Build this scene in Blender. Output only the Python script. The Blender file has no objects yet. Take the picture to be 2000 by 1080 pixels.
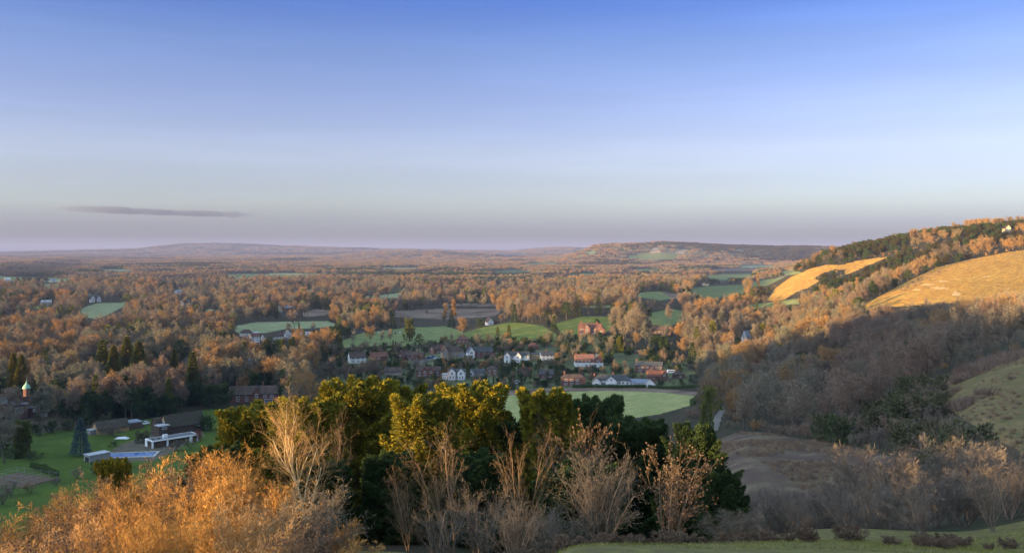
import bpy, math, random
import numpy as np
S = bpy.context.scene
C = S.collection
R = math.radians
# ------------------------------------------------------------------ camera, sky, sun, exposure
CZ, F, HR = 90.0, 1732.0, 488.0            # eye height over the valley, focal length and horizon row for a 2000 px wide picture
cam = bpy.data.cameras.new('camera'); cam.lens = 36*F/2000; cam.sensor_width = 36
cam.shift_y = -(540-HR)/2000; cam.clip_start = .5; cam.clip_end = 120000
co = bpy.data.objects.new('camera', cam); C.objects.link(co)
co.location = (0, 0, CZ); co.rotation_euler = (R(90), 0, 0); S.camera = co
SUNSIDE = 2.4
SUN_AZ, SUN_EL = -113.0, 3.2               # degrees from the view axis (minus is left), elevation
w = bpy.data.worlds.new('World'); S.world = w; w.use_nodes = True
nt = w.node_tree; nt.nodes.clear()
sky = nt.nodes.new('ShaderNodeTexSky'); sky.sky_type = 'NISHITA'; sky.sun_disc = False
sky.sun_elevation = R(9); sky.sun_rotation = R(SUN_AZ)
sky.air_density = 1.0; sky.dust_density = 0.3; sky.ozone_density = 2.0; sky.altitude = 200
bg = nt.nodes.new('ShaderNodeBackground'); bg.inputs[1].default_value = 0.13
# tint of the clear winter dawn sky by elevation: mauve and peach at the horizon, blue above, unseen zenith brightened as warm fill
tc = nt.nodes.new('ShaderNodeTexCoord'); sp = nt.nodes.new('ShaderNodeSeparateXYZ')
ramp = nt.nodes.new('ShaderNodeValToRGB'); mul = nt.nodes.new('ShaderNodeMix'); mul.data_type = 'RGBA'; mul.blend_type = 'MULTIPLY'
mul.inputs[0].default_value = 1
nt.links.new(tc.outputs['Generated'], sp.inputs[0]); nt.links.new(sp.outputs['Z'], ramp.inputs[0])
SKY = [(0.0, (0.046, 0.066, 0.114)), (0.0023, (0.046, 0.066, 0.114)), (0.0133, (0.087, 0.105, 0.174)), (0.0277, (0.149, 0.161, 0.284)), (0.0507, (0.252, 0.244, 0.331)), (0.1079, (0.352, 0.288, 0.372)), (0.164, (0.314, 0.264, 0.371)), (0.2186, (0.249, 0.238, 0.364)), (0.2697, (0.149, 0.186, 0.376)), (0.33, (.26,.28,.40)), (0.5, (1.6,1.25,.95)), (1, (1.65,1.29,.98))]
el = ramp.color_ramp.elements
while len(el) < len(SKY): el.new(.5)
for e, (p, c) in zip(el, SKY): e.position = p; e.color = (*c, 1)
sk_out = mul
# the half of the sky round the rising sun, behind the viewpoint, is brightened for added fill
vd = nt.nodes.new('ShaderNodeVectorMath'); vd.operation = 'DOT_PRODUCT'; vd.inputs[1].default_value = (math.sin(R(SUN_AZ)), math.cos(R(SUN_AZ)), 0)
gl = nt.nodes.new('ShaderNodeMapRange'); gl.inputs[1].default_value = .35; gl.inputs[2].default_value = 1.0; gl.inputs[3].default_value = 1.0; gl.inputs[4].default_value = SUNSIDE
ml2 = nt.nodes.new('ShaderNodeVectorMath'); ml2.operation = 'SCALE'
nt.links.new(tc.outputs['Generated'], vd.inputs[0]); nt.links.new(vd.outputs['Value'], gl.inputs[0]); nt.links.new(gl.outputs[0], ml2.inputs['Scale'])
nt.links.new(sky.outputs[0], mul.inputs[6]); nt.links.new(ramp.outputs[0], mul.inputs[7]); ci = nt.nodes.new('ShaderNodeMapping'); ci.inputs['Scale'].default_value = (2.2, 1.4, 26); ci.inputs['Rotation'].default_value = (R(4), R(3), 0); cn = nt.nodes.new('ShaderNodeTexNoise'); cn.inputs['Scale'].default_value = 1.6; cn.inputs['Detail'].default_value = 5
cr_ = nt.nodes.new('ShaderNodeMapRange'); cr_.inputs[1].default_value = .45; cr_.inputs[2].default_value = .75; cr_.inputs[3].default_value = .985; cr_.inputs[4].default_value = 1.06
nt.links.new(tc.outputs['Generated'], ci.inputs[0]); nt.links.new(ci.outputs[0], cn.inputs['Vector']); nt.links.new(cn.outputs[0], cr_.inputs[0]); cs = nt.nodes.new('ShaderNodeVectorMath'); cs.operation = 'SCALE'; nt.links.new(mul.outputs[2], cs.inputs[0]); nt.links.new(cr_.outputs[0], cs.inputs['Scale'])   # faint high cirrus
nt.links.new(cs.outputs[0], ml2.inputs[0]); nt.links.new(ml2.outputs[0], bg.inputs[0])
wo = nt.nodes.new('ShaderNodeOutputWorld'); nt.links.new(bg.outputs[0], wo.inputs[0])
sl = bpy.data.lights.new('sun', 'SUN'); sl.energy = 5.0; sl.angle = R(.6); sl.color = (1.0, .645, .27)
so = bpy.data.objects.new('sun', sl); C.objects.link(so)
so.rotation_euler = (R(90-SUN_EL), 0, R(180-SUN_AZ) )
S.view_settings.view_transform = 'Standard'; S.view_settings.look = 'None'
S.view_settings.exposure = 2.35; S.view_settings.gamma = 1
S.render.engine = 'CYCLES'
S.cycles.max_bounces = 5; S.cycles.diffuse_bounces = 2; S.cycles.volume_bounces = 0; S.cycles.transparent_max_bounces = 8
SD = np.array([math.sin(R(SUN_AZ))*math.cos(R(SUN_EL)), math.cos(R(SUN_AZ))*math.cos(R(SUN_EL)), math.sin(R(SUN_EL))])  # towards the sun
from mathutils import Vector
so.rotation_euler = Vector(SD).to_track_quat('Z', 'Y').to_euler()

# ------------------------------------------------------------------ helpers
def tag(o, label=None, cat=None, group=None, kind=None):
    if label: o['label'] = label
    if cat: o['category'] = cat
    if group: o['group'] = group
    if kind: o['kind'] = kind
    return o
def fastmesh(name, V, faces, mats=(), mi=None, smooth=False):
    """faces: list of int arrays (n,3) or (n,4); mi: list of material indices (one per array, scalar or array)"""
    me = bpy.data.meshes.new(name); V = np.asarray(V, np.float32)
    me.vertices.add(len(V)); me.vertices.foreach_set('co', V.ravel())
    faces = [np.asarray(f, np.int32) for f in faces if len(f)]
    n = sum(len(f) for f in faces); L = sum(f.size for f in faces)
    me.loops.add(L); me.polygons.add(n)
    me.loops.foreach_set('vertex_index', np.concatenate([f.ravel() for f in faces]))
    tot = np.concatenate([np.full(len(f), f.shape[1], np.int32) for f in faces])
    st = np.concatenate([[0], np.cumsum(tot)[:-1]]).astype(np.int32)
    me.polygons.foreach_set('loop_start', st); me.polygons.foreach_set('loop_total', tot)
    if mi is not None:
        me.polygons.foreach_set('material_index', np.concatenate([np.broadcast_to(np.asarray(m, np.int32), (len(f),)) for m, f in zip(mi, faces)]))
    if smooth: me.polygons.foreach_set('use_smooth', np.ones(n, bool))
    for m in mats: me.materials.append(m)
    me.update(calc_edges=True); return me
def link(name, me, parent=None, loc=None):
    o = bpy.data.objects.new(name, me); C.objects.link(o)
    if parent is not None: o.parent = parent
    if loc is not None: o.location = loc
    return o
def empty(name, loc=(0, 0, 0), rz=0):
    o = bpy.data.objects.new(name, None); C.objects.link(o); o.location = loc; o.rotation_euler = (0, 0, rz); o.empty_display_size = .3
    return o
def copy_tree(o, parent=None):
    c = o.copy(); C.objects.link(c); c.parent = parent
    for ch in list(o.children): copy_tree(ch, c)
    return c

def mat(name, col, rough=.85, noise=None, spec=.15, metal=0, var=None, scale=1.0, bump=0, detail=3, world=False, loc_noise=None, trans=0):
    """col base; noise=(col2, scale): noise mix in object space; var: second colour mixed by per-object random; loc_noise=(col3, scale) patches over the land"""
    m = bpy.data.materials.new(name); m.use_nodes = True; t = m.node_tree; N = t.nodes; Lk = t.links
    b = N['Principled BSDF']; b.inputs['Roughness'].default_value = rough; b.inputs['Metallic'].default_value = metal
    b.inputs['Specular IOR Level'].default_value = spec
    rgb = N.new('ShaderNodeRGB'); rgb.outputs[0].default_value = (*col, 1); cur = rgb.outputs[0]
    def mix(cur, c2, fac):
        mx = N.new('ShaderNodeMix'); mx.data_type = 'RGBA'; Lk.new(fac, mx.inputs[0]); Lk.new(cur, mx.inputs[6]); mx.inputs[7].default_value = (*c2, 1); return mx.outputs[2]
    def rmp(sock, a, bb):
        r = N.new('ShaderNodeMapRange'); r.inputs[1].default_value = a; r.inputs[2].default_value = bb; Lk.new(sock, r.inputs[0]); return r.outputs[0]
    geo = N.new('ShaderNodeNewGeometry'); tcd = N.new('ShaderNodeTexCoord')
    if var is not None:
        oi = N.new('ShaderNodeObjectInfo'); cur = mix(cur, var, oi.outputs['Random'])
    if loc_noise is not None:
        oi = N.new('ShaderNodeObjectInfo')
        for c3, sc in loc_noise:
            n = N.new('ShaderNodeTexNoise'); n.inputs['Scale'].default_value = sc; n.inputs['Detail'].default_value = 1; Lk.new(oi.outputs['Location'], n.inputs['Vector'])
            cur = mix(cur, c3, rmp(n.outputs[0], .48, .60))
    if noise is not None:
        for c2, sc in (noise if isinstance(noise, list) else [noise]):
            n = N.new('ShaderNodeTexNoise'); n.inputs['Scale'].default_value = sc; n.inputs['Detail'].default_value = detail
            Lk.new(geo.outputs['Position'] if world else tcd.outputs['Object'], n.inputs['Vector'])
            cur = mix(cur, c2, rmp(n.outputs[0], .38, .64))
    Lk.new(cur, b.inputs['Base Color'])
    if bump:
        n = N.new('ShaderNodeTexNoise'); n.inputs['Scale'].default_value = scale; n.inputs['Detail'].default_value = 6; Lk.new(geo.outputs['Position'], n.inputs['Vector'])
        bp = N.new('ShaderNodeBump'); bp.inputs['Strength'].default_value = .8; bp.inputs['Distance'].default_value = bump; Lk.new(n.outputs[0], bp.inputs['Height']); Lk.new(bp.outputs[0], b.inputs['Normal'])
    return m

# ------------------------------------------------------------------ the lie of the land: height of the ground over the valley floor
def zr(row, Y): return CZ-(row-HR)*Y/F
NEAR = [(0, 88.3), (15, 84.7), (25, 81.7)]
NEARL = [(0, 88.3), (12, 84.3), (20, 80.6)]
def col(n3, *rest): return NEAR+n3+list(rest)
def coll(n3, *rest): return NEARL+n3+list(rest)
TAB = {  # picture column (of 2000) -> (depth in metres, height)
 -1500: [(0, 88.3), (6, 85), (12, 79), (20, 71), (30, 66), (40, 62), (60, 54), (90, 42), (150, 20), (260, 4), (350, 0), (60000, 0)],
 0:    coll([(30, 76.2), (50, 70.2)], (60, 65), (90, 45), (150, 18), (250, 2), (330, 0), (60000, 0)),
 300:  coll([(30, 77.6), (50, 73.4)], (60, 68.5), (90, 48), (150, 18), (250, 2), (330, 0), (60000, 0)),
 600:  coll([(30, 78.2), (50, 74)], (60, 70), (90, 54), (150, 24), (250, 2), (330, 0), (60000, 0)),
 900:  coll([(30, 78.6), (50, 73.5)], (60, 70), (90, 56), (150, 32), (250, 10), (400, 0), (600, 0), (700, 2.3), (760, 1.4), (850, 4.6), (950, 1), (1200, 0), (60000, 0)),
 1100: col([(30, 80), (50, 72)], (60, 69), (90, 56), (150, 34), (250, 14), (420, 0), (560, 0), (605, .2), (660, 3.5), (720, 6), (800, 12), (900, 16), (1000, 16), (1200, 13), (1500, 6), (2000, 2), (3000, 0), (60000, 0)),
 1300: col([(30, 79.8), (45, 75)], (60, 71), (90, 62), (150, 38), (250, 22), (420, 2), (480, 0), (560, 0), (605, .2), (660, 3.5), (720, 6), (800, 14), (900, 18.8), (1000, 18.4), (1200, 19.3), (1500, 12), (1700, 11), (2000, 5), (3000, 0), (60000, 0)),
 1420: col([(30, 79.9), (45, 75)], (60, 70), (90, 59), (150, 44), (190, 43.7), (250, 38), (300, 32), (400, 18), (500, 7), (600, 4), (800, 5), (1200, 10), (1500, 12), (1700, 10), (2000, 5), (3000, 0), (60000, 0)),
 1500: col([(30, 80.1), (45, 75.5)], (60, 69), (90, 59), (150, 45), (190, 44.8), (245, 38.8), (300, 27), (450, 12), (600, 10), (800, 12), (1000, 22), (1200, 40), (1300, 36), (1500, 22), (2000, 5), (3000, 0), (60000, 0)),
 1600: col([(30, 80.3), (45, 76)], (60, 69), (90, 59), (150, 45), (190, 44.8), (230, 40), (300, 29), (450, 20), (600, 20), (700, 24), (800, 28), (900, 33), (1000, 42.7), (1100, 60), (1200, 77), (1400, 84), (2200, 60), (4000, 20), (60000, 0)),
 1700: col([(30, 80.3), (45, 76)], (60, 70), (90, 60), (150, 46), (175, 45.6), (215, 43.7), (300, 35), (450, 29), (600, 32), (700, 40), (760, 44.5), (820, 49), (900, 44), (1000, 50), (1100, 63), (1200, 93), (1400, 98), (2200, 90), (60000, 60)),
 1800: col([(30, 80.2), (45, 76)], (60, 71), (90, 62), (150, 50), (200, 52), (300, 47), (450, 38), (600, 37), (700, 47), (850, 67), (900, 69), (960, 66), (1060, 80), (1200, 109), (1400, 113), (2200, 105), (60000, 60)),
 1900: col([(30, 80.1), (45, 76)], (60, 72), (90, 64), (150, 59), (215, 60), (300, 53), (450, 45), (600, 44), (700, 52.8), (860, 77), (900, 78), (980, 78), (1200, 119), (1400, 123), (2200, 115), (60000, 60)),
 2000: col([(30, 80.2), (45, 77)], (60, 72), (90, 61), (140, 60), (230, 63.2), (300, 58), (450, 52), (600, 50), (700, 54.8), (880, 87), (930, 89), (1000, 92), (1200, 124), (1400, 128), (2200, 120), (60000, 60)),
 2600: col([(30, 82), (45, 80)], (60, 77), (90, 70), (140, 72), (230, 80), (450, 72), (600, 70), (700, 75), (930, 110), (1200, 140), (1400, 145), (2200, 140), (60000, 60)),
}
LR = np.linspace(math.log(4), math.log(64000), 900)
def _colz(px, pts):
    th = math.atan((px-1000)/F); c = math.cos(th)
    yy = np.exp(LR)*c; P = np.array(pts, float)
    return np.interp(np.log(yy+3), np.log(P[:, 0]+3), P[:, 1])
_ths, _cs = [], []
for px in sorted(TAB): _ths.append(math.degrees(math.atan((px-1000)/F))); _cs.append(_colz(px, TAB[px]))
rr = np.exp(LR)
def prof(pts): P = np.array(pts, float); return np.interp(np.log(rr+3), np.log(P[:, 0]+3), P[:, 1])
BACKL = prof([(0, 88.3), (15, 82), (30, 73), (60, 60), (200, 32), (400, 10), (600, 5), (60000, 0)])
BACK = prof([(0, 88.3), (60, 96), (200, 105), (60000, 90)])
RIGHT = prof([(0, 88.3), (30, 84), (80, 82), (200, 92), (600, 120), (60000, 90)])
full_th = [-180, -150, -100, -75]+_ths+[70, 110, 180]
full_c = [BACK, BACK*.6+BACKL*.4, BACKL, BACKL]+_cs+[RIGHT, BACK, BACK]
TG = np.linspace(-180, 180, 1441)
Z = np.empty((len(TG), len(LR)))
fc = np.array(full_c)
for j in range(len(LR)): Z[:, j] = np.interp(TG, full_th, fc[:, j])
def gsm(A, s, ax):
    k = np.exp(-.5*(np.arange(-3*s, 3*s+1)/s)**2); k /= k.sum()
    pad = [(0, 0), (0, 0)]; pad[ax] = (3*s, 3*s)
    B = np.pad(A, pad, mode='edge')
    return np.apply_along_axis(lambda v: np.convolve(v, k, 'valid'), ax, B)
Z = gsm(gsm(Z, 4, 1), 5, 0)
RIDGES = [ # crest depth, front foot depth, [(px,row)]
 (15000, 11500, [(-900, 497), (0, 494), (150, 491), (250, 488), (330, 480.5), (370, 476.5), (450, 477.5), (600, 483), (700, 486), (850, 489), (950, 491), (1010, 492), (1040, 487), (1080, 484.5), (1120, 485), (1200, 489), (2600, 490)]),
 (9000, 7600, [(600, 510), (650, 504), (720, 495), (780, 492.5), (860, 495), (960, 501), (1000, 508)]),
 (6300, 4900, [(1040, 514), (1095, 507), (1125, 499), (1145, 490), (1165, 482), (1200, 478), (1260, 477), (1300, 475), (1400, 480), (1500, 483), (1600, 484), (1650, 485), (1800, 485), (2600, 482)])]
def sstep(x): x = np.clip(x, 0, 1); return x*x*(3-2*x)
def vnoise(x, y, seed=0):
    xi, yi = np.floor(x).astype(np.int64), np.floor(y).astype(np.int64); fx, fy = x-xi, y-yi
    fx, fy = fx*fx*(3-2*fx), fy*fy*(3-2*fy)
    def h(a, b):
        n = (a*374761393+b*668265263+seed*982451653) & 0xffffffff; n = ((n ^ (n >> 13))*1274126177) & 0xffffffff
        return ((n ^ (n >> 16)) & 0xffff)/65535.
    return (h(xi, yi)*(1-fx)+h(xi+1, yi)*fx)*(1-fy)+(h(xi, yi+1)*(1-fx)+h(xi+1, yi+1)*fx)*fy
def T(X, Y):
    X = np.asarray(X, float); Y = np.asarray(Y, float)
    r = np.hypot(X, Y); th = np.degrees(np.arctan2(X, Y))
    a = np.clip((th+180)*4, 0, len(TG)-1.001); b = np.clip((np.log(np.maximum(r, 4))-LR[0])/(LR[1]-LR[0]), 0, len(LR)-1.001)
    i, j = a.astype(int), b.astype(int); fa, fb = a-i, b-j
    z = (Z[i, j]*(1-fa)+Z[i+1, j]*fa)*(1-fb)+(Z[i, j+1]*(1-fa)+Z[i+1, j+1]*fa)*fb
    z = np.where(r < 4, 88.3, z)
    z = z+(vnoise(X/90, Y/90, 1)-.5)*2.2*sstep((r-150)/400)+(vnoise(X/7, Y/7, 2)-.5)*.5*sstep((r-8)/15)+(vnoise(X/900, Y/900, 3)-.5)*14*sstep((r-2200)/3000)
    Yc = np.maximum(Y, 1.); px = 1000+F*X/Yc
    for yc, yf, pr in RIDGES:
        P = np.array(pr); zc = CZ-(np.interp(px, P[:, 0], P[:, 1], left=P[0, 1] if yc > 12000 else 600, right=P[-1, 1] if yc != 9000 else 600)-HR)*yc/F
        zc = zc+(vnoise(px/23, Y*0+3, 5)-.5)*yc*.0009
        up = sstep((Yc-yf)/(yc-yf)); dn = 1-.6*sstep((Yc-yc)/(yc*.6))
        z = np.where(Y > 500, np.maximum(z, zc*up*dn+(vnoise(X/260, Y/260, 8)-.5)*18*up*(1-up)*4), z)
    # unseen ridge added behind and left of the viewpoint, crest shaped to cast shade
    dx, dy = -SD[0]/math.hypot(SD[0], SD[1]), -SD[1]/math.hypot(SD[0], SD[1])
    t = X*dx+Y*dy; s = X*dy-Y*dx
    zs = np.interp(s, [-9000, -2500, -560, -515, -477, -435, -380, -160, -66, -54, -34, -28, -22, 0, 200], [10, 20, 26, 50, 88, 116, 118, 114, 114, 103, 102, 110, 118, 130, 140])
    z = np.maximum(z, zs*np.exp(-((t+560)/170)**2))
    return z
def at(px, row, y0=200, y1=40000):
    Y = np.exp(np.linspace(math.log(y0), math.log(y1), 6000)); X = (px-1000)/F*Y
    g = T(X, Y); ray = CZ-(row-HR)*Y/F; k = np.argmax(ray <= g)
    if not (ray <= g).any(): k = len(Y)-1
    return Vector((X[k], Y[k], g[k]))
def atY(px, Y): X = (px-1000)/F*Y; return Vector((X, Y, float(T(X, Y))))
def proj(x, y, z): return 1000+F*x/y, HR+(CZ-z)*F/y
def inpoly(px, py, poly):
    px = np.asarray(px, float); py = np.asarray(py, float); ins = np.zeros(px.shape, bool); n = len(poly)
    for i in range(n):
        (x1, y1), (x2, y2) = poly[i], poly[(i+1) % n]
        c = ((y1 > py) != (y2 > py)) & (px < (x2-x1)*(py-y1)/((y2-y1) or 1e-9)+x1)
        ins ^= c
    return ins
# ------------------------------------------------------------------ open ground, read as (column,row) outlines of what lies there, and its depth range
REG = [ # name, material key, y0, y1, outline
 ('lawn', 'lawn', 190, 560, [(-300, 890), (60, 846), (130, 840), (200, 838), (300, 815), (400, 800), (500, 793), (560, 800), (560, 900), (450, 1000), (300, 1080), (-300, 1080)]),
 ('green_field', 'pasture', 380, 640, [(800, 788), (900, 776), (1000, 772), (1100, 765), (1200, 763), (1300, 767), (1362, 774), (1348, 792), (1290, 808), (1150, 830), (850, 830)]),
 ('ploughed_strip', 'brown', 380, 640, [(850, 772), (1000, 762), (1080, 758), (1200, 755.5), (1300, 759), (1385, 768), (1362, 774), (1300, 767), (1200, 763), (1100, 765), (1000, 772), (900, 776), (800, 788)]),
 ('frosty_meadow', 'frost', 900, 2000, [(156, 604), (185, 593), (248, 590), (240, 600), (190, 624), (160, 618)]),
 ('frosty_meadow', 'frost', 800, 2000, [(440, 640), (500, 629), (640, 627), (665, 636), (600, 642), (560, 642), (520, 650), (470, 652)]),
 ('meadow', 'meadow', 600, 1400, [(662, 668), (700, 652), (790, 640), (870, 637), (905, 647), (900, 656), (860, 668), (800, 675), (760, 683), (680, 685)]),
 ('meadow', 'grass2', 600, 1400, [(860, 668), (905, 650), (940, 640), (1000, 628), (1060, 636), (1090, 655), (1080, 668), (1000, 668), (900, 662)]),
 ('lawn', 'grass2', 600, 1400, [(1085, 632), (1140, 617), (1195, 619), (1195, 640), (1180, 652), (1110, 655), (1095, 650)]),
 ('stubble_field', 'brown', 900, 2600, [(570, 612), (620, 604), (655, 607), (645, 615), (600, 619)]),
 ('stubble_field', 'brown', 900, 2600, [(765, 607), (860, 603), (985, 603), (965, 618), (870, 624), (770, 619)]),
 ('frosty_meadow', 'frost', 1500, 4000, [(676, 581), (740, 576), (792, 571), (785, 581), (720, 584)]),
 ('green_field', 'meadow', 1100, 3000, [(1222, 577), (1260, 570), (1290, 569), (1312, 583), (1290, 587)]),
 ('stubble_field', 'brown', 1100, 3000, [(1292, 569), (1335, 577), (1325, 584), (1312, 583)]),
 ('green_field', 'dkgreen', 1100, 4000, [(1340, 567), (1380, 559), (1455, 556), (1455, 573), (1385, 584)]),
 ('green_field', 'meadow', 1800, 5000, [(1362, 541), (1410, 535), (1472, 535), (1482, 541), (1400, 547)]),
 ('green_field', 'meadow', 1500, 5000, [(1455, 554), (1500, 545), (1545, 542), (1510, 557), (1470, 560)]),
 ('meadow', 'meadow', 700, 1500, [(1268, 612), (1310, 603), (1335, 608), (1335, 628), (1310, 636), (1272, 634)]),
 ('meadow', 'meadow', 700, 1800, [(1365, 607), (1450, 597), (1560, 583), (1560, 594), (1450, 604), (1370, 612)]),
 ('golden_down', 'gold', 640, 960, [(1680, 598), (1750, 562), (1790, 541), (1830, 522), (1900, 506), (2000, 486), (2500, 400), (2500, 600), (2000, 578), (1880, 592), (1800, 596), (1740, 600), (1690, 604)]),
 ('golden_down', 'gold', 930, 1200, [(1498, 588), (1515, 562), (1545, 541), (1580, 526), (1612, 517), (1640, 518), (1668, 511), (1700, 506), (1735, 501), (1712, 512), (1690, 520), (1668, 531), (1648, 537), (1652, 527), (1630, 526), (1606, 534), (1590, 543), (1600, 549), (1578, 562), (1556, 570), (1530, 586)]),
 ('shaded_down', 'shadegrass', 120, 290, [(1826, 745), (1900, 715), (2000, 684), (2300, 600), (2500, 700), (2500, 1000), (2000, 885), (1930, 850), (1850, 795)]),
 ('heath', 'heath', 140, 275, [(1400, 842), (1500, 848), (1600, 861), (1750, 893), (1815, 950), (1800, 1050), (1500, 1050), (1400, 980)]),
 ('hill_meadow', 'meadow', 4500, 7000, [(1218, 503), (1260, 493), (1330, 495), (1315, 507), (1250, 507)]),
 ('chalk_quarry', 'chalk', 4500, 6600, [(1266, 495), (1276, 484), (1284, 484), (1294, 495)]),
 ('chalk_quarry', 'chalk', 4500, 6600, [(1318, 494), (1334, 486), (1342, 488), (1336, 495)]),
 ('footpath', 'path', 260, 470, [(1384, 840), (1396, 812), (1412, 792), (1420, 792), (1410, 812), (1402, 840)]),
 ('village_road', 'tarmac', 560, 900, [(800, 716), (812, 706), (832, 698), (852, 694), (856, 699), (838, 703), (822, 712), (812, 720)]),
]
VILLAGE = [(640, 692), (700, 684), (830, 680), (860, 668), (1060, 667), (1120, 657), (1200, 655), (1235, 690), (1340, 700), (1375, 755), (1200, 756), (1080, 758), (850, 772), (640, 745)]
for cx, cr, hw, hh in [(1846, 517.5, 7, 1.3), (1812, 556, 16, 2.5), (1840, 549, 14, 1.5), (1868, 574, 9, 5), (1835, 563, 20, 2), (1790, 566, 10, 1.5), (1925, 541, 9, 1)]:
    rk = random.Random(int(cx)); REG.append(('chalk_scar', 'scar', 640, 960, [(cx+hw*math.cos(a_)*rk.uniform(.5, 1.2), cr+hh*math.sin(a_)*rk.uniform(.4, 1.2)) for a_ in [i*math.pi/6 for i in range(12)]]))
for cx, cr, hw, hh, m_ in [(110, 549, 35, 3, 'frost'), (60, 601, 55, 4, 'meadow'), (95, 562, 22, 3, 'frost'), (230, 528, 34, 2.2, 'frost'), (470, 543, 34, 2.8, 'frost'), (700, 554, 44, 2.2, 'frost'), (600, 567, 76, 2.8, 'brown'), (850, 564, 64, 2.8, 'frost'), (1010, 558, 54, 2.2, 'meadow'), (1050, 588, 44, 3.2, 'meadow'), (1100, 541.5, 64, 1.8, 'frost'), (1190, 552, 30, 2.2, 'meadow'), (1150, 535, 44, 1.8, 'meadow'), (1260, 527, 44, 2, 'meadow'), (1430, 527, 54, 2.5, 'brown'), (1480, 521, 44, 2.5, 'frost'), (1540, 533, 30, 4, 'meadow'), (1060, 515.5, 44, 1.8, 'meadow'), (420, 607, 44, 3.4, 'frost'), (300, 606, 32, 3.4, 'frost'), (930, 596, 74, 3.2, 'brown'), (1180, 599, 60, 2.8, 'meadow'), (330, 556, 40, 2.2, 'meadow'), (560, 535, 40, 2, 'frost'), (780, 524, 50, 1.8, 'frost')]:
    rk = random.Random(int(cx)); REG.append(('far_field', m_, 850, 7000, [(cx+hw*math.cos(a_)*rk.uniform(.85, 1.1), cr+hh*math.sin(a_)*rk.uniform(.7, 1.1)) for a_ in [i*math.pi/5 for i in range(10)]]))
REG.append(('village_lawns', 'village', 520, 860, VILLAGE))
REG.append(('garden_terrace', 'terrace', 300, 520, [(206, 900), (205, 890), (235, 868), (290, 850), (385, 820), (400, 850), (300, 900)]))
def clearing(X, Y):
    X = np.asarray(X, float); Y = np.asarray(Y, float); px = 1000+F*X/np.maximum(Y, 1)
    return (vnoise(X/300, Y/270, 91)*.8+vnoise(X/70, Y/70, 92)*.2 < .27) & (Y > 800) & (Y < 4200) & (px < 1470)
def region_at(X, Y, z):
    px, row = proj(X, np.maximum(Y, 1), z); out = np.full(px.shape, -1)
    for k in [len(REG)-2]+list(range(len(REG)-2))+[len(REG)-1]:
        n, m, y0, y1, P = REG[k]
        sel = (Y > y0) & (Y < y1)
        out = np.where(sel & inpoly(px, row, P), k, out)
    return out
GM = {}
def gmat(key, c1, c2, sc, c3=None, sc3=.01, bump=.15, bs=2.):
    nz = [(c2, sc)]+([(c3, sc3)] if c3 else []); GM[key] = mat(key, c1, .95, nz, .1, world=True, detail=6, bump=bump, scale=bs)
gmat('lawn', (.065, .105, .013), (.09, .125, .02), .4, (.05, .08, .013), .08)
gmat('pasture', (.28, .285, .11), (.37, .35, .145), .035, (.24, .26, .09), .18)
gmat('brown', (.19, .135, .10), (.25, .18, .13), .1, (.10, .07, .05), .03)
gmat('frost', (.24, .26, .13), (.31, .31, .17), .03, (.19, .22, .10), .1)
gmat('meadow', (.16, .19, .065), (.23, .24, .095), .03, (.12, .15, .05), .12)
gmat('grass2', (.11, .15, .03), (.18, .19, .05), .035, (.085, .12, .025), .15)
gmat('dkgreen', (.11, .14, .045), (.14, .16, .06), .02)
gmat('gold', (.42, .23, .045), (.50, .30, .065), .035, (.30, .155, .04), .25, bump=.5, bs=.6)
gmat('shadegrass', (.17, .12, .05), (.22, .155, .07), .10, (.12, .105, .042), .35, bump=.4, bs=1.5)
gmat('heath', (.12, .085, .06), (.20, .15, .095), .22, (.09, .06, .05), .09, bump=.5, bs=2)
gmat('chalk', (.48, .33, .21), (.34, .22, .13), .01)
gmat('scar', (.62, .42, .20), (.45, .27, .09), .4)
gmat('path', (.20, .18, .16), (.15, .14, .12), .3)
gmat('tarmac', (.10, .10, .11), (.13, .13, .13), .3)
gmat('village', (.10, .13, .05), (.14, .165, .075), .035, (.085, .08, .045), .06)
gmat('terrace', (.10, .085, .06), (.14, .12, .09), .3)
gmat('woodfloor', (.05, .036, .024), (.07, .05, .03), .05, (.035, .04, .02), .3)
gmat('near_grass', (.13, .125, .035), (.20, .19, .055), .9, (.14, .105, .055), 2.5, bump=.12, bs=6)
# far country: patchwork of fields and woods
def farmat():
    m = mat('far_country', (.06, .042, .03), .95, [((.045, .05, .03), .002)], .05, world=True); t = m.node_tree; N = t.nodes; b = N['Principled BSDF']; src = b.inputs['Base Color'].links[0].from_socket
    geo = N.new('ShaderNodeNewGeometry'); mp = N.new('ShaderNodeMapping'); mp.inputs['Scale'].default_value = (1/340, 1/260, 0); t.links.new(geo.outputs['Position'], mp.inputs[0])
    v = N.new('ShaderNodeTexVoronoi'); v.inputs['Scale'].default_value = 1; t.links.new(mp.outputs[0], v.inputs[0])
    cr = N.new('ShaderNodeValToRGB'); cr.color_ramp.interpolation = 'CONSTANT'; se = N.new('ShaderNodeSeparateColor'); t.links.new(v.outputs['Color'], se.inputs[0]); t.links.new(se.outputs[0], cr.inputs[0])
    E = cr.color_ramp.elements; cols = [(0, (.08, .13, .06)), (.25, (.13, .17, .10)), (.45, (.15, .11, .075)), (.6, (.06, .11, .05)), (.8, (.18, .20, .14))]
    while len(E) < 5: E.new(.5)
    for e, (p, c) in zip(E, cols): e.position = p; e.color = (*c, 1)
    mx = N.new('ShaderNodeMix'); mx.data_type = 'RGBA'; gt = N.new('ShaderNodeMath'); gt.operation = 'GREATER_THAN'; gt.inputs[1].default_value = .45; t.links.new(se.outputs[1], gt.inputs[0])
    t.links.new(gt.outputs[0], mx.inputs[0]); t.links.new(src, mx.inputs[6]); t.links.new(cr.outputs[0], mx.inputs[7]); t.links.new(mx.outputs[2], b.inputs['Base Color']); return m
GM['far'] = farmat()
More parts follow.
